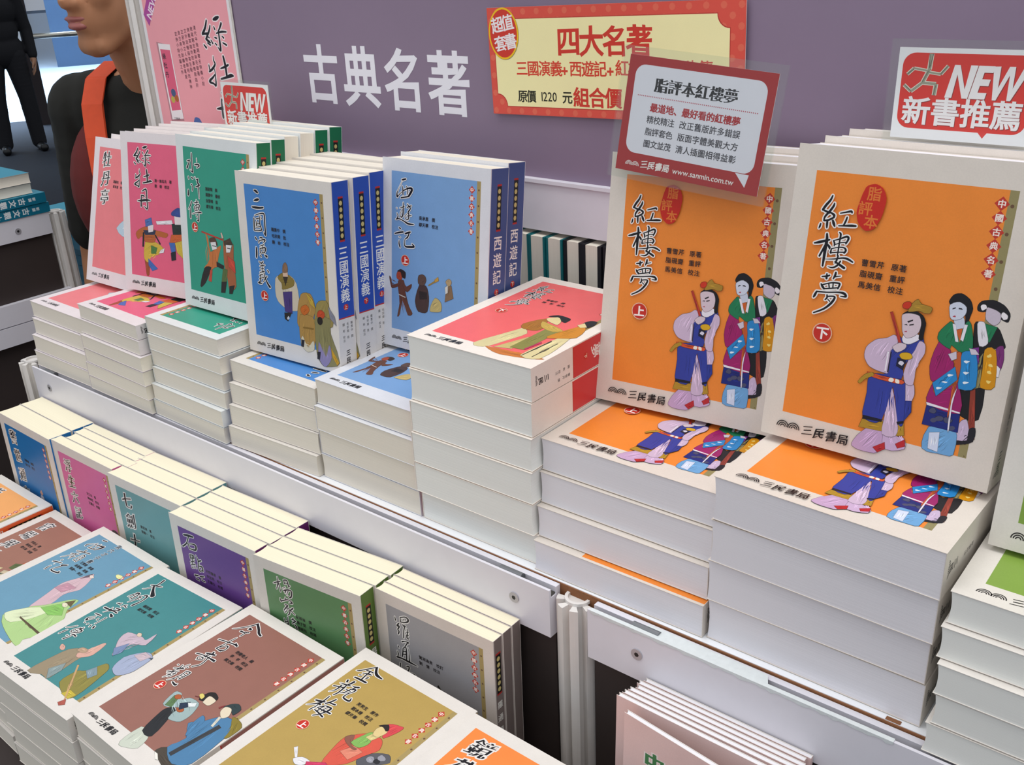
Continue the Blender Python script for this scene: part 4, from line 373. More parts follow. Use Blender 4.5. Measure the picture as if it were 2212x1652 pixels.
def draw_spine(ink, d, tt, lite):
    T, h = tt*1000, d['h']; c = T/2
    if d is DES['catalog']: ink.rect(0, 0, T, h, d['panel']); return
    if d['stitle'] == ' ' : ink.rect(0, 0, T, h, d['spine']); return
    if d is DES['classic_teal']:
        ink.rect(0, 0, T, h, d['spine'])
        if lite: return
        ink.col_text('古文觀止', c, 162, min(15, T*.72), 18, 'e8eef0', wx=.03); ink.col_text('新譯', c, 186, 7, 8, 'e8eef0', wx=.02); ink.disc(c, 88, T*.22, '8ab0b8'); ink.rect(T*.2, 40, T*.8, 66, 'c8353a'); return
    if d.get('spine_plain'):
        ink.k += 1; ink.rect(0, 70, T, h, d['spine']) if False else None
        ink.arcs(c-9, 8, 4, '2a2628'); ink.col_text('三民', c, 24, 8, 9, '1c1a1c', wx=.03, rise=.1); ink.col_text('原著校注', c+3, 58, 4.4, 5, '2a2426'); return
    ink.rect(1.2, 63, T-.6, h-.3, d['spine']); ink.rect(1.2, 61.6, T-.6, 63, 'c03028')
    if lite: return
    ink.rect(c-3.6, 146, c+3.6, 194, 'b02a26'); ink.rect(c-3.6, 148, c+3.6, 192, '1a1614')
    ink.k += 1
    for i in range(6): ink.poly([(c+2.3*math.cos(a), 187-i*6.9+2.6*math.sin(a)) for a in [j*math.pi/5 for j in range(10)]], 'c9b978', 0)
    st = d['stitle']; ink.col_text(st, c, 134, min(16, T*.68), 15.5 if len(st) > 3 else 18, 'f2efe8', wx=.01, narrow=.9)
    if d['vol']: vy = 134-(15.5 if len(st) > 3 else 18)*len(st)+2; ink.disc(c, vy, 3.6, 'c8302a'); ink.glyphs(d['vol'], c, vy, 5, 'f0dfc8', wx=.02)
    ink.k += 1
    for i, t in enumerate(d['auth'][:3]):
        v = 55
        for ch in t:
            if ch != ' ': ink.glyphs(ch, T*.78-i*T*.24, v, 3.6, '2a2426', bump=False)
            v -= 4.1 if ch != ' ' else 3
    ink.col_text('三民', c, 22, 7, 8.5, '17151a', wx=.03, rise=.12); ink.arcs(c-7, 6, 2.6, '2a2628')
_bk = {}
def book_data(key, t, lite=False, vol=None):
    """cover mesh and page block mesh for one edition; t in metres"""
    kk = (key, round(t, 5), lite, vol)
    if kk in _bk: return _bk[kk]
    d = DES[key]
    if vol: d = dict(d); d['vol'] = vol
    if key in ('catalog', 'classic_teal', 'lime'): d = DES[key]
    W, H, s = d['w']/1000, d['h']/1000, d.get('board', .0004); tt = t-.0009
    mb = MB(); wh = d['white']
    mb.box((0, 0, tt-s), (W, H, tt), wh); mb.box((0, 0, 0), (W, H, s), wh); mb.box((W-s, 0, s), (W, H, tt-s), wh)
    draw_front(Ink(mb, lambda u, v, k: (u/1000, v/1000, tt+k*STEP)), d, lite, key)
    draw_spine(Ink(mb, lambda u, v, k: (W+k*STEP, v/1000, tt-u/1000)), d, tt, lite)
    cover = mb.mesh('cover', M_PRINT, ink=True)
    pb = MB(); nseg = 6; e = .0007
    # page block: fore-edge slightly hollowed, head and tail a touch inside the cover
    prof = [(e+.0012*math.sin(math.pi*i/nseg), s+(tt-2*s)*i/nseg) for i in range(nseg+1)]
    poly = prof+[(W-s-.0002, tt-s), (W-s-.0002, s)]
    pb.prism(poly, .0006, H-.0006, f=lambda x, z, y: (x, y, z))
    pages = pb.mesh('page_block', PAGES[d['pages']])
    _bk[kk] = (cover, pages, tt, W, H); return _bk[kk]
def add_book(key, t, M, label, group, lite=False, vol=None, name='paperback_book', cat='book'):
    c, p, tt, W, H = book_data(key, t, lite, vol)
    r = thing(name); r.matrix_world = M
    link('cover', c, r); link('page_block', p, r)
    return tag(r, label, cat, group)
ORD = ['topmost', 'second from the top', 'third from the top', 'fourth from the top', 'fifth from the top', 'sixth from the top', 'seventh from the top']
def flat(key, t, x, y, z, yaw, label, group, flip=False, lite=False, name='paperback_book'):
    _, _, tt, W, H = book_data(key, t, lite)
    M = Matrix.Translation((x, y, z)) @ Matrix.Rotation(yaw, 4, 'Z')
    if flip: M = M @ Matrix.Translation((W, H, 0)) @ Matrix.Rotation(math.pi, 4, 'Z')
    return add_book(key, t, M, label, group, lite, name=name)
def stand(key, t, x, y, z, yaw, lean, label, group, lite=False, vol=None, flip=False, name='paperback_book'):
    """front lower left corner of the front cover at (x, y); rests on its back lower edge at height z"""
    _, _, tt, W, H = book_data(key, t, lite, vol)
    R = Matrix.Rotation(yaw, 4, 'Z') @ Matrix.Rotation(math.pi/2-lean, 4, 'X')
    M = Matrix.Translation((x, y, z+tt*math.sin(lean))) @ R @ Matrix.Translation((0, 0, -tt))
    if flip: M = M @ Matrix.Translation((W/2, H/2, tt/2)) @ Matrix.Rotation(math.pi, 4, 'Y') @ Matrix.Translation((-W/2, -H/2, -tt/2))
    return add_book(key, t, M, label, group, lite, vol, name=name)
# ------------------------------------------------------------------ setting
m_floor = mat('hall_carpet', '1d2430', .8, noise=.25, scale=30, bump=.3)
m_purple = mat('purple_panel', '88768c', .55, noise=.03, scale=25, detail=6)
m_alu = mat('white_coated_aluminium', 'e2e0e8', .35, spec=.5, noise=.03, scale=60, bump=.05)
m_aludull = mat('worn_aluminium_post', 'e0dcd8', .4, noise=.06, scale=50, bump=.1)
m_board = mat('white_laminate', 'f6f8fc', .3, noise=.02, scale=30)
m_core = mat('chipboard_edge', '8a5a38', .8, noise=.25, scale=300, bump=.3)
m_dark = mat('dark_brown_panel', '362c2a', .7, noise=.15, scale=20)
m_groove = mat('channel_shadow_grey', '55544e', .45, metal=.6)
m_clip = mat('grey_connector', '74767a', .4, metal=.5)
m_screw = mat('screw_steel', 'b4b2b8', .35, metal=.3)
m_black = mat('black_metal', '18181a', .5)
m_white = mat('white_lettering', 'eceaf2', .5)

fl = MB(); fl.box((-40, -6, -1.14), (8, 40, -1.10)); struct(fl.build('floor', m_floor))
wb = MB(); wb.box((-.975, .29, .294), (1.6, .31, 1.15)); wall = struct(wb.build('wall_back', m_purple))
lt = MB(); ik = Ink(lt, lambda u, v, k: (u/1000, .2898-k*STEP, v/1000))
ik.k = 4
for i, ch in enumerate('古典名著'): ik.glyphs(ch, -590+i*73.5, 392-i*.6, 76, 'ffffff', wx=.022, wy=.020, narrow=.90, bump=False)
link('lettering', lt.mesh('lettering', m_white), wall)
# white beam under the purple panel, open below to the other side of the stand
tr = MB(); tr.box((-.975, .284, .236), (1.6, .316, .292)); tr.box((-.975, .281, .2905), (1.6, .319, .2945)); struct(tr.build('trim_1', m_alu))

def post_profile(r=.02):
    P = []
    for k in range(8):
        a = 2*math.pi*k/8+math.pi/8
        for da in (-.205, -.07, .07, .205): P.append((r*math.cos(a+da), r*math.sin(a+da)))
        b = a+math.pi/8
        for da in (-.22, .22): P.append((r*.5*math.cos(b+da), r*.62*math.sin(b+da)))
    return P
def post(parent, x, y, z0, z1, name='upright_post'):
    mb = MB(); prof = post_profile(); mb.prism([(px+x, py+y) for px, py in prof], z0, z1-.003)
    # tube mouth: rim with a recessed bore
    n = 20; i = len(mb.v)
    for r, z in ((.0125, z1-.003), (.0125, z1), (.0095, z1), (.0095, z1-.02)):
        mb.v += [(x+r*math.cos(2*math.pi*j/n), y+r*math.sin(2*math.pi*j/n), z) for j in range(n)]
    for q in range(3):
        for j in range(n): mb.f.append((i+q*n+j, i+q*n+(j+1) % n, i+(q+1)*n+(j+1) % n, i+(q+1)*n+j)); mb.c.append('ffffff')
    mb.f.append(tuple(i+3*n+j for j in range(n))); mb.c.append('ffffff')
    return mb.build(name, m_aludull, parent)
def screw(parent, x, y, z, r=.0055):
    mb = MB(); n = 20
    f = lambda a, b, c: (x+a, y-c, z+b)
    ring = [(r*math.cos(2*math.pi*j/n), r*math.sin(2*math.pi*j/n)) for j in range(n)]
    hexa = [(r*.42*math.cos(math.pi*j/3), r*.42*math.sin(math.pi*j/3)) for j in range(6)]
    mb.prism(ring, 0, .0009, f=f); o = mb.build('screw_head', m_screw, parent)
    h = MB(); h.prism(hexa, .0009, .001, f=f); h.build('hex_socket', m_black, o); return o
stand_unit = tag(thing('display_stand', (0, 0, 0)), 'white modular display stand carrying stacked paperbacks before the purple wall', 'display stand')
for xx, zt in ((-.9965, 0.0), (0, -.0065), (.99, 0)): post(stand_unit, xx, .0165, -1.10, zt)
for xx in (-.9965,): post(stand_unit, xx, .30, -1.10, 1.15)
def rail(x0, x1, z=0, notch=False):
    """front beam: flat face, lip, channel, rear lip"""
    prof = [(0, -.052), (0, 0), (.0028, 0), (.0028, -.009), (.0105, -.009), (.0105, -.0015), (.0165, -.0015), (.0165, -.052)]
    mb = MB(); i = len(mb.v); n = len(prof)
    mb.v += [(x0, y, z+h) for y, h in prof]+[(x1, y, z+h) for y, h in prof]
    for k in range(n): mb.f.append((i+k, i+(k+1) % n, i+n+(k+1) % n, i+n+k)); mb.c.append('ffffff')
    mb.f.append(tuple(i+k for k in range(n))[::-1]); mb.c.append(''); mb.f.append(tuple(i+n+k for k in range(n))); mb.c.append('')
    o = mb.build('front_beam', m_alu, stand_unit)
    g = MB(); g.box((x0+.001, .0032, z-.0088), (x1-.001, .0101, z-.0070)); g.build('channel_floor', m_groove, o)
    return o
ra = rail(-.967, -.0205); rb = rail(.0215, .967, -.0015)
for xx in (-.925, -.062): screw(ra, xx, -.0001, -.024)
screw(rb, .073, -.0001, -.026); screw(rb, .925, -.0001, -.026)
for xx, p in ((-.925, ra), (-.069, ra), (.078, rb), (.925, rb)):
    mb = MB(); n = 8; mb.prism([(.0066+.0040*math.cos(math.pi*j/n), -.0042+.0052*math.sin(math.pi*j/n)) for j in range(n+1)], xx-.013, xx+.013, f=lambda y, h, x: (x, y, h)); mb.build('beam_connector', m_clip, p)
# glue residue flaking along the lip of the right beam
m_glue = mat('peeling_tape_residue', 'd9dfe0', .5, noise=.1, scale=200, bump=.4)
gl = MB(); top = []; bot = []
for i in range(60):
    x = .024+i*.0045; a = .0009+.0016*abs(math.sin(i*1.7)+.6*math.sin(i*.53)); top.append((x, .0128 if .075 < x < .19 else .0035)); bot.append((x, a))
for i in range(59):
    gl.face([(bot[i][0], -.0004, -.0018-bot[i][1]), (bot[i+1][0], -.0004, -.0018-bot[i+1][1]), (top[i+1][0], -.0004, -.0010), (top[i][0], -.0004, -.0010)])
    gl.face([(top[i][0], -.0004, -.0010), (top[i+1][0], -.0004, -.0010), (top[i+1][0], top[i+1][1], -.0008), (top[i][0], top[i][1], -.0008)])
gl.build('tape_residue', m_glue, rb)
sb = MB(); sb.box((-.97, .0185, -.018), (.97, .425, -.0006)); board = sb.build('shelf_board', m_board, stand_unit)
se = MB(); se.box((-.966, .0172, -.0175), (.966, .0184, -.0012)); se.build('board_edge', m_core, board)
ch = MB(); ch.box((.2765, .0186, -.0005), (.2875, .0225, -.0002)); ch.build('chipped_spot', m_core, board)
dk = MB(); dk.box((-.965, .010, -.262), (-.022, .014, -.0525)); dk.build('front_panel', m_dark, stand_unit)
dk = MB(); dk.box((.022, .010, -.262), (.965, .014, -.0525)); dk.build('front_panel', m_dark, stand_unit)
ZL = -.255
lb = MB(); lb.box((-1.0, -.33, ZL-.018), (1.0, .009, ZL-.0005)); lb.build('lower_shelf_board', m_dark, stand_unit)
lb = MB(); lb.box((-.98, -.25, -1.10), (.98, -.23, ZL-.0185)); lb.build('plinth_panel', m_dark, stand_unit)
lb = MB(); lb.box((-1.0, -.332, ZL-.045), (1.0, -.3305, ZL-.0005)); lb.build('shelf_lip', m_dark, stand_unit)

# ------------------------------------------------------------------ flat stacks on the main shelf
def stack(key, t, rows, colour, where, flips=()):
    n = len(rows)
    for i, (x, y, a) in enumerate(rows):
        z = t*(n-1-i)
        lab = '%s paperback lying flat, %s %s' % (colour, ORD[i].replace(' the', '') if i < n-1 else 'lowest', where)
        flat('orange_back' if key == 'orange_one' and i == 3 else key, t, x, y, z, a, lab, 'flat stack of %s paperbacks' % colour, flip=(i in flips), lite=i > 0)
stack('salmon', .0239, [(-.9695,.0214,-.01),(-.965,.0166,.004),(-.9656,.0110,0),(-.9662,.0089,.006)], 'salmon pink', 'in the leftmost upper stack')
stack('hotpink', .0201, [(-.8190,.0165,-.035),(-.8180,.0136,-.0265),(-.8133,.0088,-.0236),(-.814,.0094,-.03),(-.8153,.0083,-.0166),(-.8153,.0082,-.004)], 'hot pink', 'of the stack beside the salmon one', flips=(2,3,4,5))
stack('green', .022, [(-.6625,.0223,-.0033),(-.6605,.0196,-.003),(-.6626,.0212,-.005),(-.6601,.0175,.002),(-.663,.0128,-.012),(-.6633,.0123,-.01)], 'green', 'of the stack under the upright green book', flips=(0,1,2,3,5))
stack('blue', .0265, [(-.5059,.030,-.0012),(-.5053,.0236,.03),(-.5054,.0183,.052),(-.5074,.0142,.05)], 'blue', 'of the stack under the blue row', flips=(0,1,2,3))
stack('skyblue', .0295, [(-.3553,.0306,-.006),(-.3545,.0252,-.004),(-.3551,.0275,-.006),(-.3553,.0264,.004)], 'sky blue', 'of the stack under the sky blue row', flips=(1,2))
stack('coral', .0334, [(-.2052,.0293,-.0004),(-.2050,.0274,.0017),(-.2044,.0244,.004),(-.2042,.0224,.006),(-.2042,.0225,.004),(-.2020,.0272,.001)], 'coral red', 'in the tallest stack', flips=(2,3,4,5))
stack('orange_one', .0324, [(-.0547,.0391,.0048),(-.0545,.0354,.0065),(-.0540,.0287,.012),(-.0528,.0205,.010)], 'orange', 'in the left orange stack')
stack('orange_two', .039, [(.1266,.0225,-.035),(.1256,.0225,-.0183),(.1236,.0239,-.001),(.1245,.0254,-.0065)], 'orange', 'in the right orange stack')
stack('lime', .026, [(.3075,.0146,0),(.3062,.0092,.004),(.309,.0030,-.003),(.3103,.0038,.002),(.3074,.0032,0)], 'lime green', 'in the stack at the right photo edge')

# ------------------------------------------------------------------ upright rows leaning to the wall on top of the stacks
def row(key, t, n, x, y, z, yaw, lean, colour, where, jit=(), flips=(), vols=None, ts=None):
    cl = math.cos(lean); yy = 0
    for i in range(n):
        j = jit[i] if i < len(jit) else 0
        ti = ts[i] if ts else t
        px = x-math.sin(yaw)*yy+j*math.cos(yaw); py = y+math.cos(yaw)*yy+j*math.sin(yaw)
        lab = ('%s paperback leaning upright, foremost of the upper row %s' % (colour, where)) if i == 0 else ('%s paperback upright, %s of the upper row %s' % (colour, ['', 'second from front', 'third from front', 'fourth from front', 'fifth from front', 'sixth from front'][i] if i < n-1 else 'rearmost', where))
        stand(key, ti, px, py, z, yaw, lean, lab, 'upright row of %s paperbacks' % colour, lite=(i > 0 and i in flips), vol=(vols[i] if vols else None), flip=i in flips)
        yy += ti/cl
row('salmon', .024, 3, -.9685, .1110, .0955, .02, .30, 'salmon pink', 'at the left end', jit=(0, .001, -.003))
row('hotpink', .020, 5, -.8077, .084, .1205, .15, .196, 'hot pink', 'between salmon and green rows', jit=(0, .003, .002, .005, .006), flips=(1,2,3,4))
row('green', .022, 6, -.6475, .0730, .132, .025, .1335, 'green', 'between hot pink and blue rows', jit=(0, -.001, -.003, -.001, -.001, 0), flips=(2, 3))
row('blue', .0265, 5, -.5055, .0600, .106, .06, .083, 'blue', 'left of the sky blue row', jit=(0, .005, .004, .006, .004), vols=('上', '下', '上', '下', '上'))
row('skyblue', .0305, 2, -.3575, .1370, .118, .03, .1322, 'sky blue', 'left of the wall beam books', jit=(0, -.002), vols=('上', '下'))
row('orange_one', .0324, 3, -.0550, .1265, .1296, .10, .156, 'orange', 'below the tilted card', jit=(0, .004, .006))
row('orange_two', .039, 3, .1275, .0988, .156, -.0057, .158, 'orange', 'before the large NEW card', jit=(0, .003, .008), ts=(.039, .035, .035))
row('lime', .026, 2, .3125, .0786, .1305, .02, .13, 'lime green', 'at the right photo edge')
# books of the other side of the stand, seen under the white beam
ends = (-.2740, -.2503, -.2266, -.2029, -.1765, -.1500, -.1265)
for i in range(6):
    c = 'plain_teal' if i < 3 else 'plain_black'; t = ends[i+1]-ends[i]; ds = 'teal' if i < 3 else 'black'
    M = Matrix.Translation((ends[i]+.0009, (.277, .276, .277, .278, .276, .278)[i], .0002)) @ Matrix.Rotation(math.pi/2, 4, 'Z') @ Matrix.Rotation(math.pi/2, 4, 'X')
    add_book(c, t, M, '%s covered book upright below the white wall beam, %s' % (ds, ['far left', 'second from the left', 'third from the left', 'third from the right', 'second from the right', 'far right'][i]), 'books under the wall beam', lite=True)

# ------------------------------------------------------------------ upright row on the lower shelf, in front of the beam panel
def lower_row(key, n, t, x, y, yaw, colour, where, lean=.02, jit=(), z=ZL):
    for i in range(n):
        j = jit[i] if i < len(jit) else 0; yy = i*t/math.cos(lean)
        lab = '%s paperback upright on lower shelf, %s, %s' % (colour, 'foremost of its row' if i == 0 else ('rearmost of its row' if i == n-1 else ['', 'second', 'third', 'fourth'][i]+' from front'), where)
        stand(key, t, x-math.sin(yaw)*yy+j, y-.0043-(.002 if key in ('grey', 'forest', 'purple') else 0)+math.cos(yaw)*yy, z, yaw, lean, lab, 'upright row of %s paperbacks on the lower shelf' % colour, lite=i > 0)
lower_row('night', 2, .0328, -.957, -.0665, -.02, 'night blue', 'at the far left')
lower_row('magenta', 4, .0152, -.808, -.0665, .006, 'magenta', 'between night blue and sea green', jit=(0, .012, .006, .004))
lower_row('seagreen', 3, .0225, -.656, -.073, .035, 'sea green', 'between magenta and purple')
lower_row('purple', 4, .0190, -.5065, -.0815, .045, 'purple', 'between sea green and forest green', jit=(0, .003, .003, .003))
lower_row('forest', 3, .0215, -.354, -.079, .10, 'forest green', 'between purple and grey', jit=(0, .002, .004))
lower_row('grey', 3, .0140, -.2035, -.0452, .03, 'stone grey', 'left of the aluminium post')
CAT_T = .0052
for i in range(7):
    t = CAT_T; y = -.0458+i*.0056
    sx, sz, yw = ((.006, -.0068, -.11), (0, 0, -.012), (.002, 0, -.004), (-.001, 0, 0), (.003, 0, 0), (.001, 0, .002), (.004, .001, 0))[i]
    stand('catalog', t, .0745+(.010 if i == 0 else 0)+sx+.005*(i > 2), y-(.008 if i == 0 else 0), ZL, yw, .03, 'pale pink catalogue upright right of the post, %s of its row' % (['foremost', 'second from front', 'third from front', 'fourth from front', 'fifth from front', 'sixth from front', 'rearmost'][i]), 'pale pink catalogues', lite=i > 0, name='catalogue')

# ------------------------------------------------------------------ flat stacks on the lower shelf
def lower_stack(key, n, ztop, x, y, yaw, colour, where):
    t = (ztop-ZL)/n
    for i in range(n):
        jx, jy, ja = (0, 0, 0) if i == 0 else (random.uniform(-.003, .003), random.uniform(-.004, .004), random.uniform(-.008, .008))
        flat(key, t, x+jx, y+jy, ZL+t*(n-1-i), yaw+ja, '%s paperback, %s in the flat stack %s' % (colour, ORD[i].replace(' the', '') if i < n-1 else 'lowest', where), 'flat stack of %s paperbacks on the lower shelf' % colour, lite=i > 0)
lower_stack('apricot', 5, -.150, -.984, -.2855, -.004, 'apricot orange', 'at the left photo edge')
lower_stack('brown', 5, -.157, -.8318, -.2855, -.012, 'reddish brown', 'left of steel blue')
lower_stack('steel', 5, -.125, -.6800, -.2935, -.014, 'steel blue', 'left of dark teal')
lower_stack('teal', 5, -.120, -.5235, -.3035, .034, 'dark teal', 'between steel blue and mauve')
lower_stack('mauve', 5, -.112, -.3700, -.2940, -.012, 'mauve brown', 'between dark teal and ochre')
lower_stack('ochre', 5, -.104, -.2060, -.2780, -.014, 'ochre', 'between mauve and tangerine')
lower_stack('tangerine', 5, -.102, -.0545, -.2850, -.010, 'tangerine orange', 'at the bottom photo edge')
# ------------------------------------------------------------------ cards and posters
m_sleeve = bpy.data.materials.new('clear_plastic_sleeve'); m_sleeve.use_nodes = True
nt = m_sleeve.node_tree; nt.nodes.remove(nt.nodes['Principled BSDF']); tb = nt.nodes.new('ShaderNodeBsdfTransparent'); gb = nt.nodes.new('ShaderNodeBsdfGlossy'); gb.inputs['Roughness'].default_value = .12
mxs = nt.nodes.new('ShaderNodeMixShader'); mxs.inputs[0].default_value = .035; tb.inputs[0].default_value = (.97, .98, .97, 1)
nt.links.new(tb.outputs[0], mxs.inputs[1]); nt.links.new(gb.outputs[0], mxs.inputs[2]); nt.links.new(mxs.outputs[0], nt.nodes['Material Output'].inputs['Surface'])
def rounded(u0, v0, u1, v1, r, n=6):
    P = []
    for cx, cy, a0 in ((u1-r, v1-r, 0), (u0+r, v1-r, 90), (u0+r, v0+r, 180), (u1-r, v0+r, 270)):
        P += [(cx+r*math.cos(math.radians(a0+90*i/n)), cy+r*math.sin(math.radians(a0+90*i/n))) for i in range(n+1)]
    return P
def card(name, label, cat, P, rotm, W, H, base, drawfn, thick=.0008, sleeve=0, edge='e8e6e4', part='printed_card'):
    """upright card: local x right, y up, z to the viewer; origin bottom-left"""
    r = thing(name); r.matrix_world = Matrix.Translation(P) @ rotm; tag(r, label, cat)
    mb = MB(); mb.box((0, 0, -thick), (W/1000, H/1000, 0), edge)
    ik = Ink(mb, lambda u, v, k: (u/1000, v/1000, k*STEP*1.5)); ik.k = 1
    ik.rect(0, 0, W, H, base); drawfn(ik)
    link(part, mb.mesh(part, M_SIGN, ink=True), r)
    if sleeve:
        e = sleeve/1000; s = MB(); s.box((-e, -e, .0014), (W/1000+e, H/1000+e, .0017)); s.box((-e, -e, -thick-.0006), (W/1000+e, H/1000+e, -thick-.0003)); s.build('clear_sleeve', m_sleeve, r)
    return r
def upright(yaw, lean, roll=0): return Matrix.Rotation(yaw, 4, 'Z') @ Matrix.Rotation(math.pi/2-lean, 4, 'X') @ Matrix.Rotation(roll, 4, 'Z')

def draw_offer(ik):
    R = 'dd5446'; W, H = 306, 111
    for i in range(34):
        for j in range(12):
            if (i+j) % 2 == 0: ik.k = 3; ik.poly([(4.5+i*9+3.4*math.cos(a), 4+j*9.3+3.4*math.sin(a)) for a in [q*math.pi/4 for q in range(8)]], 'e26a54', 0)
    L, B, Rr, T = 8.5, 9, 290, 99; q = 13
    def notch(cx, cy, a0, a1): return [(cx+q*math.cos(math.radians(a0+(a1-a0)*i/8)), cy+q*math.sin(math.radians(a0+(a1-a0)*i/8))) for i in range(9)]
    def fr(d): return notch(L-d, B-d, 90, 0)[::1]+notch(Rr+d, B-d, 180, 90)+notch(Rr+d, T+d, 270, 180)+notch(L-d, T+d, 0, -90)
    ik.poly(fr(.8), 'b83a30'); ik.poly(fr(0), 'f8efb4')
    ik.row_text('四大名著', 107, 76, 31, 28.5, 'd23a2c', wx=.028, wy=.024, warp=.012)
    ik.row_text('三國演義', 44, 49, 16.5, 15.3, 'd8432f', wx=.02, wy=.016, warp=.008); ik.glyphs('+', 104, 47, 15, 'd8432f', wx=.03)
    ik.row_text('西遊記', 115, 49, 16.5, 15.3, 'd8432f', wx=.02, wy=.016, warp=.008); ik.glyphs('+', 161, 47, 15, 'd8432f', wx=.03)
    ik.row_text('紅樓夢', 172, 50, 16.5, 15.3, 'd8432f', wx=.02, wy=.016, warp=.008); ik.glyphs('+', 214, 48, 15, 'd8432f', wx=.03)
    ik.row_text('水滸傳', 232, 50, 16.5, 16.5, 'd8432f', wx=.02, wy=.016, warp=.008)
    ik.row_text('原價', 43, 20, 13.5, 12, '2a2a1c', wx=.02); ik.latin('1220', 66.5, 20.5, 13.5, '2a2a1c', narrow=.9); ik.glyphs('元', 103, 20, 13.5, '2a2a1c', wx=.02)
    ik.row_text('組合價', 121, 20.5, 21, 20, 'd23a2c', wx=.028, wy=.024, warp=.008); ik.latin('999', 178, 20.5, 22, 'd23a2c', wx=.05); ik.glyphs('元', 234, 20.5, 18, 'd23a2c', wx=.04)
    ik.disc(22, 84, 20.5, '8f8a5c', 36, 26.5); ik.disc(21.5, 84.5, 20.5, 'f2c21c', 36, 26.5); ik.disc(21.5, 84.5, 18.6, 'd23a2c', 36, 24.6)
    ik.row_text('超值', 13.5, 93.5, 17, 14.5, 'f3ecec', rot=.16, wx=.022, wy=.02); ik.row_text('套書', 16.5, 74.5, 17, 14.5, 'f3ecec', rot=.16, wx=.022, wy=.02)
card('price_poster', 'yellow and red price poster taped crookedly to the purple wall', 'poster', (-.3, .2855, .3615), upright(.0, .0, .0285), 306, 111, 'dd5446', draw_offer, part='printed_sheet')

def draw_board(ik):
    W, H = 216, 303
    ik.rect(7, 6, W-5, H-7, 'f2a3ac'); ik.rect(7, H-13, W-5, H-7, 'b89a86'); ik.k += 1
    for i in range(15): ik.poly([(12+i*13.6+1.5*math.cos(a), H-10+1.5*math.sin(a)) for a in [j*math.pi/3 for j in range(6)]], '7a5a48', 0)
    ik.brush(BRUSH['B'], '14121e', 'f6e8ea', 171-41*1.75, 238-180*1.75, 1.75, 1.8, 1.1)
    lines = ('清代中後期著名俠義小說', '敘寫駱宏勳與花碧蓮', '俠義英雄的故事情節曲折', '文字流暢描寫生動', '正邪對立人物鮮明而傳神', '是古典小說讀者喜愛', '武俠小說先驅之作')
    ik.k += 1
    for i, t in enumerate(lines):
        for q, ch in enumerate(t): ik.glyphs(ch, 128-i*8, 245-q*7.6-i*1.5, 6.2, '5a2a38', wx=.012, bump=False)
    ik.poly([(26, 224), (60, 220), (64, 112), (30, 109)], 'b9848c'); ik.poly([(30, 222), (60, 221), (63, 115), (33, 112)], 'f3eaec'); ik.poly([(33, 214), (58, 213), (60, 128), (36, 125)], 'e0607f')
    ik.col_text('綠牡丹', 40, 204, 9, 13, '2a2430', wx=.02); ik.disc(48, 152, 6, '4a5a80'); ik.disc(54, 144, 5, 'b0602c'); ik.disc(44, 142, 5, 'c0b050'); ik.latin('三民書局', 38, 114, 4, '2a2628')
    for part in ('e4e0e4 56,66 84,80 96,74 96,64 84,68 60,56', '24302c 92,74 112,78 120,54 118,22 88,22 86,54', '4a68a8 86,104 92,118 104,118 112,104 106,94 92,94', 'e4dcdc 94,98 106,98 106,82 94,82', 'c8602c 40,40 60,52 66,30 40,24', '3a5aa0 44,66 60,70 64,50 46,48', 'e4e0e4 112,74 132,58 136,36 124,36 116,54', '5a6aa0 150,50 166,56 170,24 146,22', 'e4dcdc 148,70 160,70 160,54 148,54'):
        t = part.split(' '); ik.smooth([tuple(float(q) for q in p.split(',')) for p in t[1:]], t[0])
    ik.poly([(6, 262), (34, 302), (50, 302), (50, 292), (16, 246)], 'b0489a'); ik.latin('NEW', 18, 257, 17, 'f6e2ee', rot=.93, wx=.03)
bd = card('display_board', 'pink poster board marked NEW at the left end of the purple wall', 'poster', (-.975, .2865, .20), upright(0, 0), 216, 303, 'e9e4e6', draw_board, thick=.001, part='printed_sheet')
for i, (e, c, n) in enumerate(((.004, 'd8d4d2', 'foam_board'),)):
    mb = MB(); mb.box((-.002, 0, -.0024), (.218, .303, -.0012)); link('foam_board', mb.mesh('foam_board', mat('foam_board', 'd8d2cc', .7)), bd)

def draw_new(ik):
    W, H = 97, 65
    ik.poly(rounded(3.5, 7.5, W-3.5, H-3.5, 9), 'dc2414'); ik.poly([(62, 8), (69, 8), (66, 3.5)], 'dc2414')
    def letters(col, du, dv):
        ik.latin('NEW', 38.5+du, 43.5+dv, 31, col, narrow=.66, wx=.075, wy=.03, shear=.20, gap=.10)
        ik.row_text('新書推薦', 17+du, 20.5+dv, 21, 21, col, wx=.024, wy=.02)
    letters('8a1408', .5, -.5); letters('f4eef0', 0, 0)
    limb = lambda pts, c: ik.poly(pts, c)
    for c, g in (('efe8da', 1.0), ('9a9a86', 0)):
        w = 1.6+g
        for x0, y0, x1, y1, ww in ((23, 50, 23.5, 61, 2.4), (23, 50, 19, 40, 2.2), (22.5, 49, 12, 50.5, 1.3), (12, 50.5, 7.5, 46, 1.6), (23, 48, 31.5, 47, 1.3), (31.5, 47, 36, 53, 1.6), (19, 40.5, 29, 40, 1.8), (29, 40, 28.5, 32, 2.2), (18.5, 40, 11.5, 34, 1.8), (11.5, 34, 6, 38.5, 1.6)):
            ik.line(x0, y0, x1, y1, ww+g, c)
    for x0, y0, x1, y1 in ((23, 51, 22, 61), (23, 51, 24.8, 61), (22.5, 49, 19, 41), (29, 39, 28, 32), (12, 50, 8, 46.5), (31.5, 47.3, 35.5, 52.5), (11.5, 34.5, 7, 38)): ik.line(x0, y0, x1, y1, .35, '4a4a3e')
card('new_title_card', 'large red and white NEW card standing behind the right upright orange books', 'sign', (.1745, .192, .3880), upright(0, .02), 97, 65, 'f0eff3', draw_new, sleeve=6)
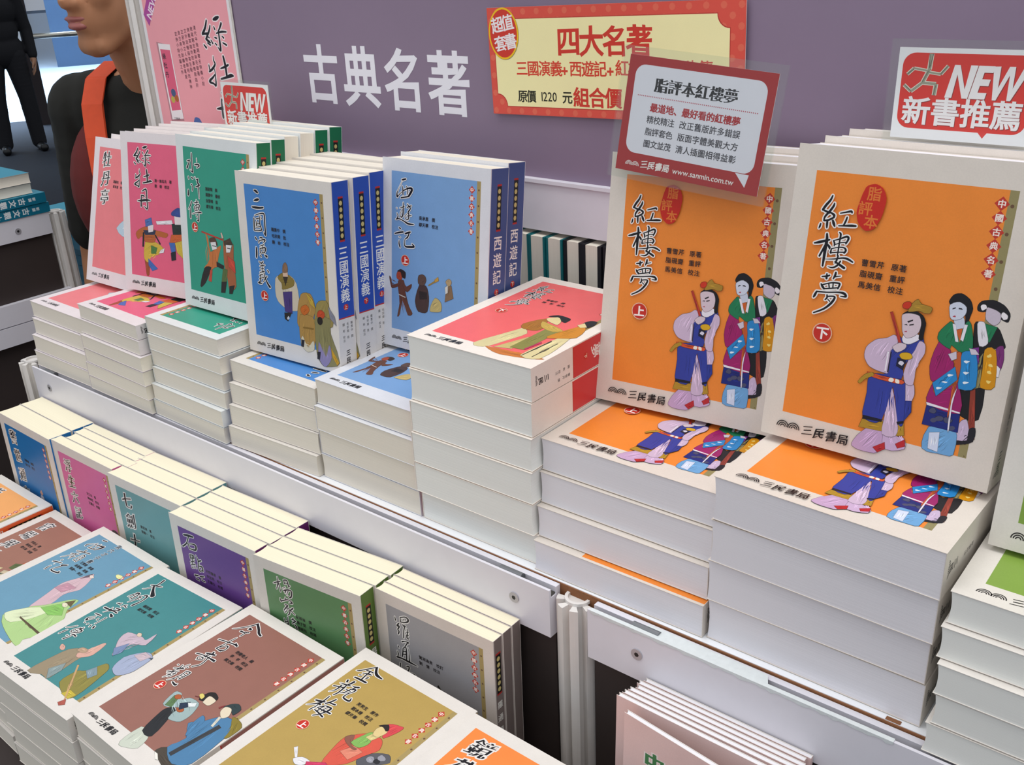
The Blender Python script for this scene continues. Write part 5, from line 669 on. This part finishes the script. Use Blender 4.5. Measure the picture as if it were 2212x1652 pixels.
card('new_title_card', 'small red and white NEW card before the pink poster board', 'sign', (-.7025, .212, .322), upright(0, .03), 97, 65, 'f0eff3', draw_new, sleeve=4)

def draw_info(ik):
    W, H = 133, 96; R = 'a81a1c'
    ik.poly(rounded(7, 16, W-7, H-7, 9), 'e4e4f0'); ik.poly([(W-22, 15.5), (W-10, 15.5), (W-12, 5)], 'e4e4f0')
    ik.row_text('脂評本紅樓夢', 33, 74, 12.5, 12.6, '15131a', wx=.05, wy=-.005)
    ik.k += 1
    for i in range(64): ik.poly([(12+i*1.72, 63.6), (12.9+i*1.72, 63.6), (12.9+i*1.72, 64.5), (12+i*1.72, 64.5)], 'c06070', 0)
    ik.row_text('最道地、最好看的紅樓夢', 29, 55.5, 7.6, 7.5, 'b02028', wx=.035, wy=.025)
    for i, (a, c) in enumerate((('精校精注', '改正舊版許多錯誤'), ('脂評套色', '版面字體美觀大方'), ('圖文並茂', '清人插圖相得益彰'))):
        y = 45.5-i*10; ik.row_text(a, 27, y, 6.8, 6.6, '3a3640', wx=.012); ik.row_text(c, 58, y, 6.8, 6.9, '3a3640', wx=.012)
    ik.arcs(9, 5.4, 3.6, 'f0e6e4'); ik.row_text('三民書局', 27.5, 8, 7.2, 7.0, 'f3eae8', wx=.025, rise=.12, shear=.1, warp=.03)
    ik.latin('www.sanmin.com.tw', 55, 7.6, 6.6, 'f3eae8', wx=.012, gap=.04, shear=.08)
card('info_card', 'tilted red-framed white card in a clear sleeve on the left orange book', 'sign', (-.0470, .1487, .3508), upright(.06, .12, -.090), 133, 96, 'a81a1c', draw_info, sleeve=7)

# ------------------------------------------------------------------ neighbouring stand with teal books, at the far left
ns = tag(thing('display_stand'), 'second white display stand at the far left edge carrying teal books', 'display stand')
post(ns, -1.52, .350, -1.10, .086)
mb = MB(); mb.box((-1.518, -.60, .047), (-1.502, .329, .0895)); nr = mb.build('front_beam', m_alu, ns)
n = 16; f = lambda a, b_, c: (-1.502+c, .262+a, .066+b_); mb = MB(); mb.prism([(.006*math.cos(2*math.pi*j/n), .006*math.sin(2*math.pi*j/n)) for j in range(n)], 0, .001, f=f); so = mb.build('screw_head', m_screw, nr)
mb = MB(); mb.prism([(.0025*math.cos(math.pi*j/3), .0025*math.sin(math.pi*j/3)) for j in range(6)], .001, .0012, f=f); mb.build('hex_socket', m_black, so)
mb = MB(); mb.box((-1.85, -.60, .046), (-1.519, .329, .0885)); mb.build('shelf_board', m_board, ns)
mb = MB(); mb.box((-1.516, -.60, -.07), (-1.510, .329, .0465)); mb.build('front_panel', m_dark, ns)
for z0, z1, x in ((-.111, -.0695, -1.498), (-.151, -.113, -1.497)):
    mb = MB(); mb.box((-1.85, -.60, z0), (x, .34, z1)); mb.build('lower_beam', m_alu, ns)
mb = MB(); mb.box((-1.80, -.55, -1.10), (-1.52, .34, -.152)); mb.build('plinth_panel', m_dark, ns)
mb = MB(); mb.box((-1.87, .372, -.172), (-1.510, .66, -.160)); mb.build('side_shelf', m_board, ns)
mb = MB(); mb.box((-1.84, .40, -1.10), (-1.54, .64, -.173)); mb.build('side_cabinet', m_dark, ns)
for i in range(4):
    t = .0202; q = i < 2; sp = (math.pi/2 if q else 0)
    # spines of the two lower books face the aisle, the two upper ones show their page edges
    tt_ = t; W, H = .15, .21; z = .0900+(3-i)*t
    x0, y0 = (-1.50+.002*(3-i) - (.012 if q else 0), .333-(.012 if q else 0) - .003*(3-i)*0)
    if q: M = Matrix.Translation((x0-.15, y0-.01, z)) @ Matrix.Translation((.15, 0, 0)) @ Matrix.Rotation(math.pi, 4, 'Z')
    else: M = Matrix.Translation((x0-.15, y0-.21-.004*(3-i), z))
    add_book('classic_teal', t, M, 'teal paperback on the far left stand, %s of the stack above its beam' % (ORD[i].replace(' the', '') if i < 3 else 'lowest'), 'flat stack of teal paperbacks', lite=(i == 1))
for i in range(9):
    t = .0235; z = -.1595+i*t
    M = Matrix.Translation((-1.722-.004*(i % 3), .600-.006*i, z)) @ Matrix.Rotation(-math.pi/2+.05*((i*7) % 3-1), 4, 'Z') @ Matrix.Translation((0, 0, 0))
    add_book('classic_teal', t, M, 'teal paperback behind the far left stand post, %s of its pile' % (['lowest', 'second from bottom', 'third from bottom', 'fourth from bottom', 'fifth from bottom', 'fourth from top', 'third from top', 'second from top', 'topmost'][i]), 'pile of teal paperbacks behind the post', lite=True)

# ------------------------------------------------------------------ people
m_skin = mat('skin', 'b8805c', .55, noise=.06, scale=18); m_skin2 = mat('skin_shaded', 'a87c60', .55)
m_lip = mat('lips', 'a3605a', .45); m_hair = mat('dark_hair', '17120f', .5, noise=.3, scale=200)
m_tee = mat('black_cotton', '14140f', .9, noise=.2, scale=80); m_apron = mat('dark_red_cloth', '5c100d', .85, noise=.15, scale=60); m_strap = mat('orange_red_strap', 'd2481c', .7, noise=.1, scale=80)
m_suit = mat('black_suit_cloth', '0e0f16', .85, noise=.2, scale=60); m_shoe = mat('black_leather', '0a0a0c', .4); m_eye = mat('eye_white', 'e8e2dc', .3); m_navy = mat('navy_cloth', '1c2c5c', .9)
def blob(name, parts, m, parent=None, voxel=.008, smooth=6, M=None):
    """one continuous surface from overlapping tapered limbs and ellipsoids"""
    mb = MB()
    def ell(c, r, R=None, nu=20, nv=12):
        i = len(mb.v); R = R or Matrix.Identity(3); rows = []
        for a in range(1, nv):
            th = math.pi*a/nv
            for b_ in range(nu):
                ph = 2*math.pi*b_/nu; p = R @ Vector((r[0]*math.sin(th)*math.cos(ph), r[1]*math.sin(th)*math.sin(ph), r[2]*math.cos(th))); mb.v.append((c[0]+p.x, c[1]+p.y, c[2]+p.z))
        top = len(mb.v); p = R @ Vector((0, 0, r[2])); mb.v.append((c[0]+p.x, c[1]+p.y, c[2]+p.z)); p = R @ Vector((0, 0, -r[2])); mb.v.append((c[0]+p.x, c[1]+p.y, c[2]+p.z))
        for a in range(nv-2):
            for b_ in range(nu): mb.f.append((i+a*nu+b_, i+(a+1)*nu+b_, i+(a+1)*nu+(b_+1) % nu, i+a*nu+(b_+1) % nu)); mb.c.append('')
        for b_ in range(nu): mb.f.append((top, i+b_, i+(b_+1) % nu)); mb.c.append(''); j = i+(nv-2)*nu; mb.f.append((top+1, j+(b_+1) % nu, j+b_)); mb.c.append('')
    for p in parts:
        if p[0] == 'e': ell(p[1], p[2], p[3] if len(p) > 3 else None)
        else:
            _, a, ra_, c, rc = p; a = Vector(a); c = Vector(c); L = (c-a).length; n = max(2, int(L/(min(ra_, rc)*.45)))
            for k in range(n+1): q = a.lerp(c, k/n); rr = ra_+(rc-ra_)*k/n; ell(q, (rr, rr, rr), None, 12, 8)
    me = mb.mesh(name, m); o = bpy.data.objects.new(name, me); COL.objects.link(o)
    md = o.modifiers.new('r', 'REMESH'); md.mode = 'VOXEL'; md.voxel_size = voxel; md.use_smooth_shade = True
    sm = o.modifiers.new('s', 'SMOOTH'); sm.iterations = smooth; sm.factor = .5
    dg = bpy.context.evaluated_depsgraph_get(); me2 = bpy.data.meshes.new_from_object(o.evaluated_get(dg)); bpy.data.objects.remove(o); bpy.data.meshes.remove(me)
    me2.name = name; me2.materials.clear(); me2.materials.append(m)
    for p in me2.polygons: p.use_smooth = True
    return link(name, me2, parent)
def hand_parts(wx, wy, wz, s=1):
    """relaxed hand hanging down: palm, four bent fingers of different lengths, thumb from the side of the palm"""
    P = [('c', (wx, wy, wz), .026, (wx, wy-.005, wz-.035), .030), ('e', (wx, wy-.008, wz-.06), (.020, .042, .045))]
    for k, (dy, L) in enumerate(((-.036, .068), (-.012, .078), (.012, .073), (.034, .056))):
        a = (wx, wy-.008+dy, wz-.095); b_ = (wx-.008*s, wy-.008+dy*1.05, wz-.095-L*.5); c = (wx-.026*s, wy-.008+dy*1.05, wz-.095-L*.95)
        P += [('c', a, .0095, b_, .0090), ('c', b_, .0090, c, .0078)]
    P += [('c', (wx-.006*s, wy-.036, wz-.040), .013, (wx-.018*s, wy-.062, wz-.075), .0105), ('c', (wx-.018*s, wy-.062, wz-.075), .0105, (wx-.026*s, wy-.064, wz-.102), .009)]
    return P
def person(label, loc, yaw, skin, z0=-1.10, H=1.72, lean=0, turn=0, slim=1):
    r = thing('person', (loc[0], loc[1], z0), (0, 0, yaw)); r.scale = (slim, 1, 1); tag(r, label, 'person')
    k = H/1.75
    # local: facing -y, height along z
    hd = Vector((0, -.03-lean*.12, 1.61)); nk = Vector((0, -.005-lean*.05, 1.44))
    Vector_ = lambda v: Matrix.Rotation(turn, 3, 'Z') @ Vector(v)
    P = [('e', (0, 0, .93), (.165, .115, .13)), ('e', (0, 0, 1.10), (.150, .100, .16)), ('e', (0, -.005, 1.28), (.178, .112, .17)), ('e', (0, 0, 1.40), (.150, .075, .07)),
         ('c', (0, .005, 1.40), .062, tuple(hd+Vector_((0, .02, -.06))), .056),
         ('e', tuple(hd+Vector_((0, .02, .035))), (.076, .096, .098)), ('e', tuple(hd+Vector_((0, -.022, -.045))), (.058, .066, .066)), ('e', tuple(hd+Vector_((0, -.050, -.095))), (.030, .028, .024)),
         ('c', tuple(hd+Vector_((.052, .01, -.05))), .020, tuple(hd+Vector_((.022, -.052, -.098))), .018), ('c', tuple(hd+Vector_((-.052, .01, -.05))), .020, tuple(hd+Vector_((-.022, -.052, -.098))), .018),
         ('c', tuple(hd+Vector_((0, -.078, .015))), .010, tuple(hd+Vector_((0, -.099, -.030))), .014), ('e', tuple(hd+Vector_((.014, -.088, -.033))), (.010, .012, .009)), ('e', tuple(hd+Vector_((-.014, -.088, -.033))), (.010, .012, .009)),
         ('e', tuple(hd+Vector_((0, -.078, -.058))), (.026, .014, .008)), ('e', tuple(hd+Vector_((0, -.077, -.068))), (.021, .014, .008)),
         ('e', tuple(hd+Vector_((.079, .025, -.005))), (.010, .020, .032)), ('e', tuple(hd+Vector_((-.079, .025, -.005))), (.010, .020, .032)),
         ('e', tuple(hd+Vector_((.036, -.058, -.02))), (.024, .024, .026)), ('e', tuple(hd+Vector_((-.036, -.058, -.02))), (.024, .024, .026)),
         ('e', tuple(hd+Vector_((.032, -.066, .0215))), (.019, .0130, .0072)), ('e', tuple(hd+Vector_((-.032, -.066, .0215))), (.019, .0130, .0072)), ('e', tuple(hd+Vector_((.032, -.066, .0015))), (.017, .0105, .0055)), ('e', tuple(hd+Vector_((-.032, -.066, .0015))), (.017, .0105, .0055)), ('e', tuple(hd+Vector_((0, -.064, .036))), (.052, .016, .012))]
    for s in (-1, 1):
        sh = (s*.185, .0, 1.385); el = (s*.245, .03, 1.10); wr = (s*.255, -.02, .86)
        P += [('c', (s*.11, 0, 1.39), .060, sh, .056), ('c', sh, .052, el, .040), ('c', el, .040, wr, .027)]
        P += [('c', (s*.09, 0, .90), .088, (s*.125, -.005, .50), .056), ('c', (s*.125, -.005, .50), .056, (s*.145, .02, .10), .036), ('c', (s*.145, .03, .05), .034, (s*.160, -.12, .03), .030)]
        P += hand_parts(*wr, s)
    P = [((p[0],)+tuple(tuple(x*k for x in q) if isinstance(q, tuple) else (q*k if isinstance(q, float) else q) for q in p[1:])) for p in P]
    blob('body', P, skin, r, .006, 3)
    hd = hd*k
    # hair cap, eyes, lips
    blob('hair', [('e', tuple(hd+Vector_((0, .035, .055))), (.084, .096, .092)), ('e', tuple(hd+Vector_((0, .075, -.01))), (.066, .05, .075))], m_hair, r, .008, 2)
    for s in (-1, 1):
        mb = MB(); bpy_e = blob('eye', [('e', tuple(hd+Vector_((s*.031, -.0665, .012))), (.0125, .0105, .0060))], m_eye, r, .003, 1); blob('iris', [('e', tuple(hd+Vector_((s*.031, -.0752, .0115))), (.0052, .0030, .0050))], m_black, bpy_e, .0015, 1)
        blob('eyebrow', [('c', tuple(hd+Vector_((s*.016, -.083, .032))), .0045, tuple(hd+Vector_((s*.048, -.070, .034))), .0035)], m_hair, r, .003, 1)
    blob('lips', [('e', tuple(hd+Vector_((0, -.0835, -.0565))), (.024, .0105, .0055)), ('e', tuple(hd+Vector_((0, -.0825, -.0680))), (.020, .0115, .0065))], m_lip, r, .0025, 2)
    return r, k
def scale_parts(P, k): return [((p[0],)+tuple(tuple(x*k for x in q) if isinstance(q, tuple) else (q*k if isinstance(q, float) else q) for q in p[1:])) for p in P]
# shop clerk behind the end of the stand
r, k = person('person in black t-shirt and dark red apron with orange straps', (-1.229, .461), math.radians(30), m_skin, H=1.752, lean=.75, turn=math.radians(-16), slim=.88)
T = [('e', (0, 0, .96), (.180, .128, .12)), ('e', (0, 0, 1.12), (.168, .116, .16)), ('e', (0, -.005, 1.28), (.196, .128, .165)), ('e', (0, .002, 1.405), (.160, .088, .058)), ('c', (0, -.002, 1.42), .070, (0, -.004, 1.452), .068)]
for s in (-1, 1): T += [('c', (s*.11, 0, 1.39), .072, (s*.190, 0, 1.385), .068), ('c', (s*.190, 0, 1.385), .066, (s*.232, .022, 1.165), .058)]
blob('t_shirt', scale_parts(T, k), m_tee, r, .007, 4)
A = [('e', (0, -.02, .80), (.198, .125, .28)), ('e', (0, -.022, 1.05), (.186, .122, .20)), ('e', (0, -.040, 1.20), (.185, .108, .16)), ('e', (.095, -.036, 1.25), (.112, .106, .145)), ('e', (-.095, -.036, 1.25), (.112, .106, .145))]
blob('apron', scale_parts(A, k), m_apron, r, .007, 4)
def strap(s):
    mb = MB(); pts = [(s*.105, .004, 1.466), (s*.108, -.058, 1.446), (s*.100, -.098, 1.408), (s*.088, -.124, 1.355), (s*.076, -.144, 1.30), (s*.066, -.150, 1.24)]
    L = []
    for x, y, z in pts: L.append(((x-.022)*k, y*k, z*k)); L.append(((x+.022)*k, y*k, z*k))
    i = 0
    for a in range(len(pts)-1):
        p0, p1, p2, p3 = L[2*a], L[2*a+1], L[2*a+3], L[2*a+2]; o = Vector((0, .006, .003))
        mb.face([p0, p1, p2, p3]); mb.face([tuple(Vector(q)+o) for q in (p3, p2, p1, p0)]); mb.face([p0, p3, tuple(Vector(p3)+o), tuple(Vector(p0)+o)]); mb.face([p1, p2, tuple(Vector(p2)+o), tuple(Vector(p1)+o)])
    mb.build('strap', m_strap, r)
strap(-1); strap(1)
TR = []
for s in (-1, 1): TR += [('c', (s*.09, 0, .92), .100, (s*.125, -.005, .50), .072), ('c', (s*.125, -.005, .50), .072, (s*.147, .02, .09), .056)]
blob('trousers', scale_parts([('e', (0, 0, .95), (.172, .122, .10))]+TR, k), m_tee, r, .008, 4)
for s in (-1, 1): blob('shoe', scale_parts([('c', (s*.147, .045, .042), .042, (s*.162, -.135, .036), .036)], k), m_shoe, r, .008, 3)
# far visitor in a dark suit at the entrance
r, k = person('person in a black suit standing far off at the bright entrance', (-9.33, 3.93), math.radians(70), m_skin2, H=1.74)
J = [('e', (0, .01, .93), (.205, .135, .17)), ('e', (0, 0, 1.10), (.185, .125, .18)), ('e', (0, -.005, 1.28), (.205, .135, .17)), ('e', (0, 0, 1.40), (.175, .09, .07))]
for s in (-1, 1): J += [('c', (s*.11, 0, 1.39), .075, (s*.195, 0, 1.385), .072), ('c', (s*.195, 0, 1.385), .070, (s*.252, .03, 1.10), .058), ('c', (s*.252, .03, 1.10), .058, (s*.258, -.015, .875), .046)]
blob('jacket', scale_parts(J, k), m_suit, r, .010, 4)
TR = []
for s in (-1, 1): TR += [('c', (s*.095, 0, .88), .110, (s*.130, -.005, .50), .080), ('c', (s*.130, -.005, .50), .080, (s*.150, .02, .08), .070)]
blob('trousers', scale_parts(TR, k), m_suit, r, .010, 4)
for s in (-1, 1): blob('shoe', scale_parts([('c', (s*.150, .045, .045), .046, (s*.165, -.150, .036), .040)], k), m_shoe, r, .008, 3)

# ------------------------------------------------------------------ entrance behind, far left: dark glazed front with an open leaf
m_frame = mat('dark_door_frame', '241a1c', .5); m_out = mat('pale_paving', 'b9c6d4', .8, noise=.12, scale=6); m_bar = mat('steel_push_bar', 'c8c4b8', .25, metal=.9); m_wallfar = mat('dark_hall_wall', '4a4350', .8)
m_glass = bpy.data.materials.new('door_glass'); m_glass.use_nodes = True; b = m_glass.node_tree.nodes['Principled BSDF']; b.inputs['Base Color'].default_value = (.16, .26, .40, 1); b.inputs['Roughness'].default_value = .05; b.inputs['Alpha'].default_value = .30
P0 = Vector((-10.80, 4.917, -1.10)); A_ = math.radians(62)
FM = Matrix.Translation(P0) @ Matrix.Rotation(A_, 4, 'Z')
dr = struct(thing('door_1')); dr.matrix_world = FM
mb = MB(); mb.box((-.055, -.05, 0), (.055, .05, 2.4)); mb.build('door_frame', m_frame, dr)
mb = MB(); mb.box((.055, -.03, 0), (1.0, .03, .19)); mb.box((.055, -.03, 2.28), (1.0, .03, 2.4)); mb.box((.92, -.03, .19), (1.0, .03, 2.28)); mb.build('door_leaf_frame', m_frame, dr)
mb = MB(); mb.box((.055, -.006, .19), (.92, .006, 2.28)); mb.build('glass_pane', m_glass, dr)
mb = MB(); tube(mb, [(.03, -.075, .93), (.92, -.075, .93)], .028); mb.build('push_bar', m_bar, dr, smooth=True)
mb = MB(); mb.box((1.0, -.06, 0), (12, .06, 4)); mb.box((-12, -.06, 0), (-2.2, .06, 4)); mb.box((-2.2, -.06, 2.4), (1.0, .06, 4)); wl = mb.build('wall_left', m_wallfar); wl.matrix_world = FM; struct(wl)
mb = MB(); mb.box((-14, .4, -.02), (14, 30, .004)); po = mb.build('paving_outside', m_out); po.matrix_world = FM; struct(po)
m_fac = mat('pale_facade', '4d6684', .8, noise=.1, scale=2)
mb = MB(); mb.box((.15, 7.0, 0), (6, 7.6, 5)); fb = mb.build('building', m_fac); fb.matrix_world = FM; tag(fb, 'bluish facade beyond the glass door of the entrance', 'building')
